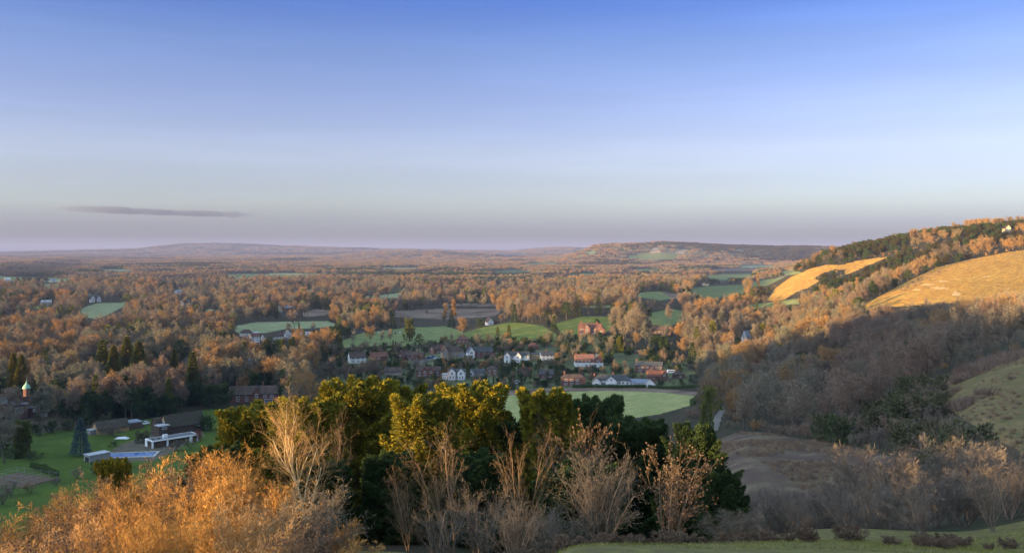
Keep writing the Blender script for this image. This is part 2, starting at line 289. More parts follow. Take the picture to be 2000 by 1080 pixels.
# ------------------------------------------------------------------ terrain mesh (one polar sheet split by land use, nothing overlaps)
def build_terrain():
    th = np.concatenate([np.linspace(-180, -45, 50)[:-1], np.linspace(-45, -33, 30)[:-1], np.linspace(-33, 33, 760), np.linspace(33, 45, 30)[1:], np.linspace(45, 180, 50)[1:]])
    r = np.concatenate([[.5, 2, 4], np.exp(np.arange(math.log(6), math.log(110), .025)), np.exp(np.arange(math.log(110), math.log(1300), .0042)), np.exp(np.arange(math.log(1300), math.log(16500), .012)), np.exp(np.linspace(math.log(16800), math.log(60000), 14))])
    TH, RR = np.meshgrid(np.radians(th), r, indexing='ij'); X = RR*np.sin(TH); Y = RR*np.cos(TH); Zz = T(X, Y)
    nt_, nr = TH.shape; V = np.stack([X, Y, Zz], -1).reshape(-1, 3)
    idx = np.arange(nt_*nr).reshape(nt_, nr)
    Q = np.stack([idx[:-1, :-1], idx[:-1, 1:], idx[1:, 1:], idx[1:, :-1]], -1).reshape(-1, 4)[:, ::-1]
    c = V[Q].mean(1); reg = region_at(c[:, 0], c[:, 1], c[:, 2])
    names = []
    rad = np.hypot(c[:, 0], c[:, 1])
    reg = np.where((reg < 0) & clearing(c[:, 0], c[:, 1]), 92, reg)
    reg = np.where((reg < 0) & (rad > 1900) & (c[:, 1] > 0), 90, reg); reg = np.where((reg < 0) & (rad < 46), 91, reg)
    for k in np.unique(reg):
        sel = Q[reg == k]; u, inv = np.unique(sel, return_inverse=True)
        if k == -1: n, m = 'ground', GM['woodfloor']
        elif k == 90: n, m = 'far_country', GM['far']
        elif k == 92: n, m = 'rough_pasture', GM['meadow']
        elif k == 91: n, m = 'near_hillside', GM['near_grass']
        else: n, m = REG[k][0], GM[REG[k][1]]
        o = link(n, fastmesh(n, V[u], [inv.reshape(-1, 4)], [m], smooth=True)); tag(o, kind='structure')
build_terrain()
# ------------------------------------------------------------------ plant building
def norm(v): return v/(np.linalg.norm(v)+1e-9)
def grow(rng, h, spec, tilt=0, stems=1, r0=None, stem_spread=.35):
    """recursive branching. spec: per level dict(n children, len fraction, angle, start, steps, jit, up)"""
    segs = []; tips = []
    UP = np.array([0, 0, 1.])
    def br(p, d, L, r, lev):
        s = spec[lev]; n = s['steps']; last = lev == len(spec)-1
        kids = 0; nk = 0 if last else s['n']
        for i in range(n):
            d = norm(d+rng.normal(0, s['jit'], 3)+UP*s['up']); q = p+d*L/n; r2 = r*(1-.75/n) if not last else r*.8
            segs.append((p, q, r, r2, lev))
            f = (i+1)/n
            want = int(round(nk*max(0, (f-s['start'])/(1-s['start'])))) if nk else 0
            while kids < want:
                a = rng.uniform(0, 2*math.pi); k = rng.uniform(.7, 1.3)*s['ang']; ref = norm(np.cross(d, rng.normal(size=3)))
                dd = norm(d*math.cos(k)+ref*math.sin(k)); t = rng.uniform(0, 1)
                br(p+(q-p)*t, dd, L*s['len']*rng.uniform(.7, 1.15)*(1-.35*f if lev == 0 else 1), max(r2*s.get('rr', .55), .004), lev+1); kids += 1
            p, r = q, r2
        if last or nk == 0: tips.append((p, d))
        elif lev > 0: tips.append((p, d))
    for k in range(stems):
        a = rng.uniform(0, 6.28)+k*2.4; sp = stem_spread*rng.uniform(.4, 1.2) if stems > 1 else tilt
        d = norm(np.array([math.cos(a)*sp, math.sin(a)*sp, 1])); p = np.array([math.cos(a), math.sin(a), 0])*(.15*h*.1 if stems > 1 else 0)
        br(p, d, h*(rng.uniform(.75, 1) if stems > 1 else 1), r0 or h*.02, 0)
    return segs, tips
def tubes(segs, k=3, rs=1.):
    P = np.array([s[0] for s in segs]); Q = np.array([s[1] for s in segs]); r0 = np.array([s[2] for s in segs])*rs; r1 = np.array([s[3] for s in segs])*rs
    D = Q-P; D /= np.linalg.norm(D, axis=1)[:, None]+1e-9
    A = np.cross(D, np.where(np.abs(D[:, 2:3]) > .9, [[1., 0, 0]], [[0, 0, 1.]])); A /= np.linalg.norm(A, axis=1)[:, None]+1e-9; B = np.cross(D, A)
    V = []
    for E, rad in ((P, r0), (Q, r1)):
        for i in range(k):
            a = 2*math.pi*i/k; V.append(E+(A*math.cos(a)+B*math.sin(a))*rad[:, None])
    V = np.stack(V, 1).reshape(-1, 3); n = len(segs); base = np.arange(n)[:, None]*2*k
    Fq = np.concatenate([np.hstack([base+i, base+(i+1) % k, base+k+(i+1) % k, base+k+i]) for i in range(k)])
    return V, Fq
def slivers(P, D, L, W, rng, bend=.15):
    """thin twig blades starting at P along D"""
    n = len(P); D = D/(np.linalg.norm(D, axis=1)[:, None]+1e-9)
    N = np.cross(D, rng.normal(size=(n, 3))); N /= np.linalg.norm(N, axis=1)[:, None]+1e-9
    M = P+D*L[:, None]*.55+rng.normal(0, 1, (n, 3))*(bend*L*.3)[:, None]
    V = np.stack([P-N*W[:, None]/2, P+N*W[:, None]/2, M+N*W[:, None]*.42, M-N*W[:, None]*.42, P+D*L[:, None]], 1).reshape(-1, 3)
    b = np.arange(n)[:, None]*5
    return V, np.hstack([b, b+1, b+2, b+3]), np.hstack([b+3, b+2, b+4])
def leaves(P, D, L, W, rng):
    """diamond sprays at P pointing along D"""
    n = len(P); D = D/(np.linalg.norm(D, axis=1)[:, None]+1e-9)
    N = np.cross(D, rng.normal(size=(n, 3))); N /= np.linalg.norm(N, axis=1)[:, None]+1e-9
    V = np.stack([P, P+D*(L*.45)[:, None]+N*(W*.5)[:, None], P+D*L[:, None], P+D*(L*.45)[:, None]-N*(W*.5)[:, None]], 1).reshape(-1, 3)
    b = np.arange(n)[:, None]*4
    return V, np.hstack([b, b+1, b+2, b+3])
def fan(tips, per, L, rng, spread=.8, up=.25):
    P = np.repeat(np.array([t[0] for t in tips]), per, 0); D = np.repeat(np.array([t[1] for t in tips]), per, 0)
    n = len(P); P = P+rng.normal(0, L*.25, (n, 3)); D = D+rng.normal(0, spread, (n, 3)); D[:, 2] += up
    return P, D, rng.uniform(.5, 1.2, n)*L

BARK = mat('bark', (.085, .07, .055), .95, ((.14, .12, .09), 3.), .1)
BARKG = mat('ivy_bark', (.05, .055, .03), .95, ((.10, .09, .06), 2.), .1)
PALE = mat('pale_bark', (.42, .33, .18), .9, ((.52, .42, .26), 4.), .1)
TW = {
 'brown': mat('brown_twigs', (.25, .155, .072), .9, var=(.31, .19, .085), spec=.05, loc_noise=[((.19, .175, .11), .009), ((.33, .19, .075), .012), ((.15, .12, .09), .013)]),
 'grey': mat('grey_twigs', (.20, .165, .115), .9, var=(.24, .20, .14), spec=.05, loc_noise=[((.17, .165, .115), .02), ((.22, .15, .105), .013)]),
 'red': mat('red_twigs', (.22, .075, .05), .9, var=(.19, .085, .06), spec=.05),
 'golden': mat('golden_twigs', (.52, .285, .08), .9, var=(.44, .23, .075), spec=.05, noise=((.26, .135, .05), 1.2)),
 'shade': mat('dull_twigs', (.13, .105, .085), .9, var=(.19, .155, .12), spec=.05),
 'hazel': mat('straw_twigs', (.44, .28, .13), .9, var=(.38, .23, .11), spec=.05)}
GR = {
 'yew': mat('yew_leaf', (.05, .075, .014), .8, var=(.06, .08, .016), noise=[((.15, .14, .016), .9), ((.30, .235, .02), 2.6)], spec=.12),
 'dark': mat('dark_evergreen_leaf', (.028, .055, .018), .8, var=(.045, .065, .02), noise=((.05, .075, .022), .6), spec=.12),
 'conifer': mat('conifer_leaf', (.085, .115, .025), .8, var=(.11, .13, .025), noise=((.17, .165, .03), .4), spec=.12),
 'goldcon': mat('golden_conifer_leaf', (.12, .14, .025), .8, var=(.15, .15, .025), noise=((.24, .20, .03), .5), spec=.12),
 'blue': mat('blue_spruce_leaf', (.075, .12, .115), .8, noise=((.11, .16, .15), .6), spec=.12),
 'downs': mat('downland_yew_leaf', (.038, .04, .017), .85, var=(.055, .05, .02), noise=((.075, .062, .025), .3), spec=.08),
 'shrub': mat('garden_shrub_leaf', (.05, .075, .028), .85, var=(.105, .095, .05), noise=((.10, .10, .045), .7), spec=.1),
 'olive': mat('olive_leaf', (.14, .14, .02), .85, noise=((.20, .18, .03), 1.), spec=.1),
 'hedge': mat('hedge_leaf', (.055, .09, .022), .85, noise=((.09, .12, .03), .8), spec=.1)}

def merge(parts):
    """parts: list of (V, [faces...], matindex) -> V, faces, mi"""
    V = []; Fs = []; mi = []; off = 0
    for v, fs, m in parts:
        V.append(v)
        for f in fs:
            if len(f): Fs.append(f+off); mi.append(m)
        off += len(v)
    return np.concatenate(V), Fs, mi

# each prototype: dict(trunk=(V,faces), crown=(V,faces), mats, h) ; made into part meshes and a joined mesh for the far woods
def p_bare(seed, h, kind='brown', per=9, width=1., clean=.28, tw=.085, dens=1.0, bark=None, upright=.10):
    rng = np.random.default_rng(seed)
    spec = [dict(n=int(13*dens), len=.50*width, ang=.75, start=clean, steps=7, jit=.06, up=.02, rr=.5),
            dict(n=7, len=.48, ang=.65, start=.15, steps=4, jit=.13, up=upright, rr=.5),
            dict(n=4, len=.5, ang=.7, start=.2, steps=3, jit=.18, up=.08, rr=.5),
            dict(n=0, len=.5, ang=.7, start=.2, steps=2, jit=.2, up=.05)]
    segs, tips = grow(rng, h*.86, spec, .05, r0=h*.019)
    tr = [s for s in segs if s[4] <= 1]; mid = [s for s in segs if s[4] == 2]
    vt, ft = tubes(tr, 5)
    P, D, L = fan(tips, per, h*.055, rng)
    vs, f1, f2 = slivers(P, D, L, rng.uniform(.6, 1.2, len(P))*tw, rng)
    vm, fm = tubes(mid, 3)
    return dict(trunk=(vt, [ft]), crown=merge([(vs, [f1, f2], 0), (vm, [fm], 0)])[:2], mats=(bark or BARK, TW[kind]), h=h)
def p_shrub(seed, h, kind='brown', n=900, tw=.07, wid=.55):
    rng = np.random.default_rng(seed)
    spec = [dict(n=6, len=.5, ang=.5, start=.25, steps=4, jit=.1, up=.0, rr=.6), dict(n=4, len=.5, ang=.5, start=.2, steps=3, jit=.15, up=.03), dict(n=0, len=.5, ang=.5, start=.2, steps=2, jit=.2, up=.03)]
    segs, tips = grow(rng, h*.8, spec, 0, stems=7, r0=h*.012, stem_spread=wid)
    vt, ft = tubes([s for s in segs if s[4] == 0], 3)
    P, D, L = fan(tips, max(2, n//len(tips)), h*.10, rng)
    vs, f1, f2 = slivers(P, D, L, rng.uniform(.6, 1.2, len(P))*tw, rng); vm, fm = tubes([s for s in segs if s[4] > 0], 3)
    return dict(trunk=(vt, [ft]), crown=merge([(vs, [f1, f2], 0), (vm, [fm], 0)])[:2], mats=(BARK, TW[kind]), h=h)
def plume_crown(rng, plumes, per, L, W, up=.5):
    """plumes: (centre, radius xy, height, lean vector); sprays stand on the plume's skin"""
    Ps, Ds = [], []
    for c, rx, hz, lean in plumes:
        n = max(6, int(per*rx*hz)); u = rng.uniform(0, 1, n)**1.05; a = rng.uniform(0, 6.283, n)
        lob = 1+.28*np.sin(a*3+u*5+c[0]*3)*np.sin(u*11+c[1]*2)
        prof_ = np.minimum(1, u*4+.25)*(1-u)**.62*1.12*lob+.03
        rad = rx*prof_*rng.uniform(.45, 1.18, n)
        O = np.stack([np.cos(a), np.sin(a), np.zeros(n)], 1)
        P = np.array(c)+O*rad[:, None]+np.array(lean)*(u**1.3)[:, None]; P[:, 2] += hz*(u-.5)
        D = O*(1-u*.6)[:, None]+np.array([0, 0, up])*(.3+u)[:, None]+np.array(lean)*.15+rng.normal(0, .35, (n, 3))
        Ps.append(P); Ds.append(D)
    P = np.concatenate(Ps); D = np.concatenate(Ds); n = len(P)
    return leaves(P, D, rng.uniform(.6, 1.3, n)*L, rng.uniform(.6, 1.2, n)*W, rng)
def p_yew(seed, h, wid, n=34, per=130, L=.26, W=.13, kind='yew', low=.12, plh=.30, bark=None, trunk_r=.03):
    rng = np.random.default_rng(seed); pl = []
    for i in range(n):
        f = (i+.5)/n; z = h*(low+(1-low)*f**.85); rmax = wid*.5*min(1, 3*z/h+.35)*max(0, 1-.93*z/h)**.62*1.08; a = i*2.39996+rng.normal(0, .3)
        rad = rmax*rng.uniform(.55, .95)*(1 if i % 4 else .35)
        rx = wid*.5*rng.uniform(.16, .42)*(34/max(34, n))**.5*1.15; hz = h*plh*rng.uniform(.6, 1.25)
        pl.append(((math.cos(a)*rad, math.sin(a)*rad, min(z, h-hz*.45)), rx, hz, (math.cos(a)*rx*rng.uniform(.6, 2.2)+rng.normal(0, .25), math.sin(a)*rx*rng.uniform(.6, 2.2)+rng.normal(0, .25), 0)))
    v, f = plume_crown(rng, pl, per, L, W)
    spec = [dict(n=8, len=.4, ang=.6, start=.15, steps=6, jit=.07, up=.02, rr=.5), dict(n=0, len=.5, ang=.5, start=.3, steps=4, jit=.1, up=.1)]
    segs, _ = grow(rng, h*.75, spec, .05, r0=h*trunk_r); vt, ft = tubes(segs, 5)
    return dict(trunk=(vt, [ft]), crown=(v, [f]), mats=(bark or BARK, GR[kind]), h=h)
def p_cone(seed, h, wid, n=1500, L=.9, W=.42, kind='conifer', droop=-.15, tiers=13, low=.08, gap=.5):
    rng = np.random.default_rng(seed); Ps, Ds = [], []
    for k in range(n):
        t = (rng.integers(0, tiers)+rng.uniform(0, gap))/tiers; t = t**1.05; z = h*(low+(1-low)*t); rmax = wid*.5*(1-t)**.85+.12
        a = rng.integers(0, 9)*.698+t*17+rng.normal(0, .22); f = math.sqrt(rng.uniform(.08, 1)); rad = rmax*f*rng.uniform(.8, 1.12)
        Ps.append((math.cos(a)*rad, math.sin(a)*rad, z+droop*rad)); Ds.append((math.cos(a), math.sin(a), .15+.6*t+rng.normal(0, .25)))
    P = np.array(Ps); D = np.array(Ds)+rng.normal(0, .25, (n, 3)); v, f = leaves(P, D, rng.uniform(.6, 1.2, n)*L, rng.uniform(.6, 1.2, n)*W, rng)
    vt, ft = tubes([(np.array([0, 0, z0*h]), np.array([0, 0, z1*h]), h*.016*(1-z0)+.03, h*.016*(1-z1)+.02, 0) for z0, z1 in ((-.02, .3), (.3, .6), (.6, .97))], 6)
    return dict(trunk=(vt, [ft]), crown=(v, [f]), mats=(BARK, GR[kind]), h=h)
def p_flat(seed, h, wid, kind='conifer', n=16, per=55, low=.45, L=.7, W=.35):
    """spreading pine or cedar: flat layered clumps of needles on level limbs"""
    rng = np.random.default_rng(seed); pl = []; segs = [(np.array([0, 0, 0]), np.array([.1, 0, h*.5]), h*.022, h*.018, 0), (np.array([.1, 0, h*.5]), np.array([0, .1, h*.93]), h*.018, h*.006, 0)]
    for i in range(n):
        f = (i+.5)/n; z = h*(low+(1-low)*f); a = i*2.39996; rad = wid*.42*(1-.75*f**2)*rng.uniform(.5, 1)
        c = np.array([math.cos(a)*rad, math.sin(a)*rad, z-.02*h]); pl.append((c, wid*rng.uniform(.13, .20), h*rng.uniform(.07, .12), (0, 0, 0)))
        segs.append((np.array([0, 0, z-h*.08]), c, h*.007, h*.003, 1))
    v, f = plume_crown(rng, pl, per, L, W, .4); vt, ft = tubes(segs, 5)
    return dict(trunk=(vt, [ft]), crown=(v, [f]), mats=(BARK, GR[kind]), h=h)
def p_clump(seed, size, kind, n=1500, leaf=None, bump=9):
    """a stretch of far canopy: many domed crowns side by side"""
    rng = np.random.default_rng(seed); Ps, Ds, Ls = [], [], []
    for k in range(bump):
        a, r_ = rng.uniform(0, 6.28), size*.5*math.sqrt(rng.uniform(0, 1)); cx, cy = math.cos(a)*r_, math.sin(a)*r_; R_ = rng.uniform(4.2, 7); hh = rng.uniform(8, 14)
        m = n//bump; th = rng.uniform(0, 6.28, m); u = rng.uniform(0, 1, m)**.6
        P = np.stack([cx+np.cos(th)*R_*np.sqrt(1-u*u), cy+np.sin(th)*R_*np.sqrt(1-u*u), hh-R_+u*R_], 1); low = rng.uniform(0, 1, m) < .2; P[low, 2] *= rng.uniform(.2, 1, low.sum())
        Ps.append(P); Ds.append(np.stack([np.cos(th)*.6, np.sin(th)*.6, .5+u], 1)+rng.normal(0, .5, (m, 3)))
    P = np.concatenate(Ps); D = np.concatenate(Ds); m = len(P)
    v, f = leaves(P, D, rng.uniform(.6, 1.3, m)*2.3, rng.uniform(.5, 1.2, m)*1.3, rng)
    return dict(trunk=None, crown=(v, [f]), mats=(BARK, leaf or TW[kind]), h=12)
def joined(name, p):
    parts = []
    if p['trunk']: parts.append((p['trunk'][0], p['trunk'][1], 0))
    parts.append((p['crown'][0], p['crown'][1], 1)); V, Fs, mi = merge(parts)
    return fastmesh(name, V, Fs, p['mats'], mi)
_pm = {}
def part_meshes(key, p):
    if key not in _pm:
        p['h'] = float(np.percentile(p['crown'][0][:, 2], 99.3))
        a = fastmesh('trunk', p['trunk'][0], p['trunk'][1], [p['mats'][0]]); b = fastmesh('crown', p['crown'][0], p['crown'][1], [p['mats'][1]]); _pm[key] = (a, b, p['h'])
    return _pm[key]
PROTO = {}
def plant(key, name, label, cat, loc, scale=1, rz=None, group=None, parts=('trunk', 'crown'), h=None, sxy=None):
    a, b, ph = part_meshes(key, PROTO[key]); s = (h/ph) if h else scale; k = (sxy or 1)*s
    o = empty(name, loc, rng0.uniform(0, 6.28) if rz is None else rz); o.scale = (k, k, s); tag(o, label, cat, group)
    link(parts[0], a, o); link(parts[1], b, o); return o
rng0 = np.random.default_rng(11)
PROTO.update({
 'bare1': p_bare(1, 14, 'brown'), 'bare2': p_bare(2, 15, 'brown', width=1.15), 'bare3': p_bare(3, 13, 'grey', width=.95), 'bare4': p_bare(4, 16, 'grey', width=.8, upright=.25),
 'bare5': p_bare(5, 12, 'brown', width=1.2, clean=.2), 'bare6': p_bare(6, 14, 'grey', width=1.1, clean=.2),
 'ivy1': p_bare(7, 16, 'grey', width=.75, clean=.45, bark=BARKG), 'poplar': p_bare(8, 18, 'brown', width=.42, clean=.12, upright=.6, dens=1.5), 'redtree': p_bare(9, 9, 'red', width=1.3, clean=.1, per=12),
 'shrub1': p_shrub(21, 4.5, 'grey'), 'shrub2': p_shrub(22, 4, 'brown'), 'shrub3': p_shrub(23, 3.5, 'shade'),
 'yewm1': p_yew(31, 9, 6.5, 22, 45, .6, .32, 'dark'), 'yewm2': p_yew(32, 8, 7, 20, 45, .6, .32, 'downs', plh=.36), 'yewm3': p_yew(33, 5, 5, 14, 60, .5, .28, 'shrub', plh=.5, low=.05), 'yewm4': p_yew(34, 3.2, 3.6, 10, 90, .38, .22, 'shrub', plh=.6, low=.05),
 'cone1': p_cone(41, 17, 6.5), 'cone2': p_cone(42, 15, 4.2, kind='conifer', droop=.1, gap=1., tiers=10, low=.02), 'cone3': p_cone(43, 14, 6.5, n=1400, kind='dark', droop=-.25),
 'pine': p_flat(51, 15, 9), 'pine2': p_flat(52, 13, 11, 'dark', low=.3)})
FAR = {'clump1': p_clump(61, 34, 'brown'), 'clump2': p_clump(62, 34, 'grey'), 'clump3': p_clump(63, 30, 'brown', leaf=GR['dark'], n=1200),
       'clump4': p_clump(64, 60, 'brown', n=1500, bump=22), 'clump5': p_clump(65, 60, 'grey', n=1500, bump=22), 'clump6': p_clump(66, 50, 'grey', n=1300, bump=16, leaf=GR['downs'])}

# ------------------------------------------------------------------ woods
OPEN = [(P, y0, y1) for n, m, y0, y1, P in REG]
#KEEP: outlines of buildings etc. that no tree of the woods may cover: (polygon, depth of the building)
def ok_site(X, Y, z, h):
    px, row = proj(X, Y, z); _, top = proj(X, Y, z+h*.95); _, mid = proj(X, Y, z+h*.5)
    bad = np.zeros(X.shape, bool); hw = h*.26*F/Y
    for P, y0, y1 in OPEN:
        d = (Y < y1)
        for rr_ in (row, mid, top): bad |= d & inpoly(px, rr_, P)
    for P, yb in KEEP:
        d = (Y < yb+15)
        for dx in (-.9, 0, .9):
            for rr_ in (row, mid, top): bad |= d & inpoly(px+dx*hw, rr_, P)
    return ~bad
def box(x0, x1, r0, r1): return [(x0, r0), (x1, r0), (x1, r1), (x0, r1)]
def scatter(rng, y0, y1, sp, umax=.64, umin=-.66, keep=1.):
    """jittered grid of points in the view wedge, spacing sp metres"""
    xs = np.arange(umin*y1, umax*y1, sp); ys = np.arange(y0, y1, sp); X, Y = np.meshgrid(xs, ys); X = X.ravel()+rng.uniform(-.45, .45, X.size)*sp; Y = Y.ravel()+rng.uniform(-.45, .45, Y.size)*sp
    k = (X/Y < umax) & (X/Y > umin) & (rng.uniform(0, 1, X.size) < keep); return X[k], Y[k]
VAR = ['bare1', 'bare2', 'bare3', 'bare4', 'bare5', 'bare6', 'ivy1', 'shrub1', 'shrub2', 'shrub3', 'yewm1', 'yewm2', 'yewm3', 'cone1', 'cone2', 'cone3', 'pine', 'pine2', 'clump1', 'clump2', 'clump3', 'clump4', 'clump5', 'clump6', 'poplar']
VH = {k: (PROTO[k]['h'] if k in PROTO else 12) for k in VAR}
def woods():
    rng = np.random.default_rng(5); out = []
    def add(X, Y, choose, smin=.75, smax=1.15, check=True):
        z = T(X, Y); kinds = choose(X, Y, z); sc = rng.uniform(smin, smax, len(X)); hh = np.array([VH[k] for k in kinds])*sc
        if check: good = ok_site(X, Y, z, hh)
        else: good = np.ones(len(X), bool)
        good &= ~clearing(X, Y) & ~(clearing(X, Y+55) & (rng.uniform(0, 1, len(X)) < .7)) & ~(clearing(X, Y+110) & (rng.uniform(0, 1, len(X)) < .4))
        for i in np.nonzero(good)[0]: out.append((X[i], Y[i], z[i], kinds[i], sc[i], hh[i]))
    def pick(X, Y, z):
        px = 1000+F*X/Y; n1 = vnoise(X/60, Y/60, 11); n2 = vnoise(X/33, Y/33, 12); n4 = vnoise(X/170, Y/110, 13); n5 = vnoise(X/140, Y/60, 14); n3 = rng.uniform(0, 1, len(X)); ks = []
        hill = (Y > 930) & (px > 1480) & (z > 25)
        for i in range(len(X)):
            if hill[i]:
                if px[i] > 1780 and n1[i] < .62: ks.append('shrub2' if n3[i] < .5 else 'bare5')
                elif n1[i]*.6+n2[i]*.4+(n3[i]-.5)*.5 > .42: ks.append('yewm2' if n3[i] < .75 else 'yewm1')
                else: ks.append('shrub2' if n3[i] < .6 else 'bare5')
            elif Y[i] < 700 and px[i] > 1390:
                if n2[i] > .80: ks.append('yewm1' if n3[i] > .4 else 'yewm2')
                elif z[i] > 22 and Y[i] < 420: ks.append(['shrub1', 'bare6', 'shrub1', 'bare3', 'shrub2'][int(n3[i]*4.99)])
                else: ks.append(['bare3', 'bare6', 'bare4', 'bare1', 'shrub1', 'bare2'][int(n3[i]*5.99)])
            elif (px[i] > 620 or Y[i] > 520) and n4[i] > .60 and n3[i] < .8: ks.append('bare6' if n3[i] < .3 else ('bare3' if n3[i] < .55 else 'shrub1'))
            elif (px[i] > 620 or Y[i] > 520) and n5[i] > .72 and n3[i] < .75: ks.append(['cone3', 'yewm1', 'pine2', 'cone2', 'yewm1'][int(n3[i]/.75*4.99)])
            elif px[i] < 620 and Y[i] < 470: ks.append(['bare4', 'ivy1', 'yewm1', 'yewm3', 'bare3'][int(n3[i]*4.99)])
            else:
                if n1[i] > .66 and n3[i] < .7: ks.append(['cone3', 'yewm1', 'pine2', 'cone2', 'pine'][int(n3[i]/.7*4.99)])
                elif n3[i] < .05: ks.append('cone1')
                elif n3[i] < .10: ks.append('yewm1')
                elif n3[i] < .11: ks.append('poplar')
                else: ks.append(['bare1', 'bare2', 'bare3', 'bare5', 'bare6', 'bare1', 'bare2', 'ivy1'][int((n3[i]-.1)/.9*7.99)])
        return ks
    X, Y = scatter(rng, 262, 760, 11.2); z = T(X, Y); px = 1000+F*X/Y; k = (px <= 1370) & (Y >= 455); add(X[k], Y[k], pick, .8, 1.5)
    X, Y = scatter(rng, 262, 760, 9.2); z = T(X, Y); px = 1000+F*X/Y
    k = (px > 1370) & ~((px < 1440) & (Y < 300))
    add(X[k], Y[k], pick, .75, 1.2)
    X, Y = scatter(rng, 118, 262, 5.2, umax=.62, umin=.2); z = T(X, Y); px = 1000+F*X/Y; k = px > 1400
    def pscrub(X, Y, z): n3 = rng.uniform(0, 1, len(X)); return [['shrub1', 'shrub3', 'shrub1', 'shrub2', 'yewm3', 'shrub3'][int(v*5.99)] for v in n3]
    add(X[k], Y[k], pscrub, .8, 1.5)
    X, Y = scatter(rng, 760, 1500, 13.5); px = 1000+F*X/Y; k = px < 1450; add(X[k], Y[k], pick, .8, 1.5)
    X, Y = scatter(rng, 760, 1500, 11); px = 1000+F*X/Y; k = px >= 1450; add(X[k], Y[k], pick, .7, 1.15)
    X, Y = scatter(rng, 1500, 2300, 16); px = 1000+F*X/Y; k = ~((px > 1700)); add(X[k], Y[k], pick, .9, 1.6)
    X, Y = scatter(rng, 290, 470, 5.5, umax=.26, umin=.19); add(X, Y, lambda X, Y, z: ['shrub1', 'shrub2', 'shrub3'][0:1]*len(X), .6, 1.1)
    def pickc(X, Y, z):
        n1 = vnoise(X/300, Y/180, 21); n3 = rng.uniform(0, 1, len(X)); return [('clump3' if (n1[i] > .68 or n3[i] < .06) else ('clump1' if n3[i] < .6 else 'clump2')) for i in range(len(X))]
    def sparse(X, Y, sx, sy, th, seed):
        return vnoise(X/sx, Y/sy, seed) < th
    X, Y = scatter(rng, 2300, 4600, 30, umax=.42); k = sparse(X, Y, 230, 300, .72, 31); add(X[k], Y[k], pickc, .7, 1.1)
    def pickd(X, Y, z):
        n1 = vnoise(X/600, Y/500, 22); px = 1000+F*X/Y; n3 = rng.uniform(0, 1, len(X)); return [('clump6' if (n1[i] > .68 or (px[i] > 1120 and Y[i] > 5200 and n1[i]+(n3[i]-.5)*.5 > .33)) else ('clump4' if n3[i] < .5 else 'clump5')) for i in range(len(X))]
    X, Y = scatter(rng, 4600, 7200, 54, umax=.42); k = sparse(X, Y, 420, 600, .78, 32) | (X/Y > .06); add(X[k], Y[k], pickd, .8, 1.2)
    X, Y = scatter(rng, 7200, 16500, 105, umax=.15); k = sparse(X, Y, 900, 1400, .8, 33); add(X[k], Y[k], pickd, 1.2, 1.8)
    return out
# ------------------------------------------------------------------ buildings
HM = {
 'brick': mat('red_brick', (.19, .093, .068), .9, ((.13, .068, .055), .7)), 'darkbrick': mat('dark_red_brick', (.11, .06, .048), .9, ((.08, .045, .04), .7)), 'orange_brick': mat('orange_brick', (.23, .118, .08), .9, ((.17, .09, .065), .7)), 'stone': mat('pale_brown_stone', (.36, .27, .19), .9, ((.27, .19, .13), .6)),
 'white': mat('white_render', (.72, .70, .66), .8, ((.62, .60, .56), .5)), 'cream': mat('cream_render', (.62, .52, .34), .85, ((.5, .42, .28), .4)), 'timber': mat('dark_timber_cladding', (.07, .05, .04), .85, ((.10, .075, .055), 1.5)),
 'weather': mat('brown_tile_hanging', (.16, .10, .07), .9, ((.11, .07, .05), 1.)), 'ochre': mat('ochre_wall', (.42, .28, .13), .9, ((.32, .22, .11), 1.)), 'grey': mat('grey_wood_wall', (.30, .28, .26), .9, ((.22, .21, .2), 1.)),
 'slate': mat('slate_roof', (.06, .06, .07), .7, [((.085, .082, .09), .8), ((.05, .055, .045), .3)], .3), 'darktile': mat('dark_tile_roof', (.085, .058, .05), .85, [((.12, .08, .065), .7), ((.06, .05, .04), .25)]), 'redtile': mat('red_tile_roof', (.155, .068, .05), .85, [((.21, .095, .065), .6), ((.12, .06, .045), .3)]),
 'terracotta': mat('terracotta_roof', (.27, .13, .09), .85, ((.20, .10, .07), .6)), 'mossy': mat('mossy_tile_roof', (.055, .042, .036), .9, [((.085, .065, .052), .7), ((.055, .055, .035), .4)]), 'bluegrey': mat('blue_grey_roof', (.16, .19, .24), .5, ((.2, .23, .28), .5), .4),
 'frame': mat('white_paint', (.80, .79, .77), .6), 'pane': mat('window_glass', (.035, .04, .05), .12, spec=.6), 'door': mat('dark_door_paint', (.06, .07, .09), .5), 'flatroof': mat('pale_flat_roof', (.42, .43, .46), .7, ((.34, .35, .38), .5)),
 'copper': mat('green_copper', (.20, .42, .30), .7, ((.30, .50, .36), 1.5)), 'lead': mat('dark_lead', (.12, .12, .13), .6), 'interior': mat('warm_interior_glass', (.13, .075, .045), .25, ((.07, .05, .04), .6), .5), 'conc': mat('pale_paving', (.42, .40, .38), .9, ((.34, .33, .31), 1.)),
 'water': mat('pool_water', (.05, .12, .30), .08, ((.07, .16, .34), .5), .6), 'pole': mat('grey_metal_pole', (.26, .25, .24), .6), 'tarp': mat('white_tarpaulin', (.72, .74, .78), .6), 'soil': mat('dug_soil', (.12, .08, .055), .95)}
def bx(P, x0, x1, y0, y1, z0, z1):
    P.append(([(x0, y0, z0), (x1, y0, z0), (x1, y1, z0), (x0, y1, z0), (x0, y0, z1), (x1, y0, z1), (x1, y1, z1), (x0, y1, z1)], [(0, 3, 2, 1), (4, 5, 6, 7), (0, 1, 5, 4), (1, 2, 6, 5), (2, 3, 7, 6), (3, 0, 4, 7)]))
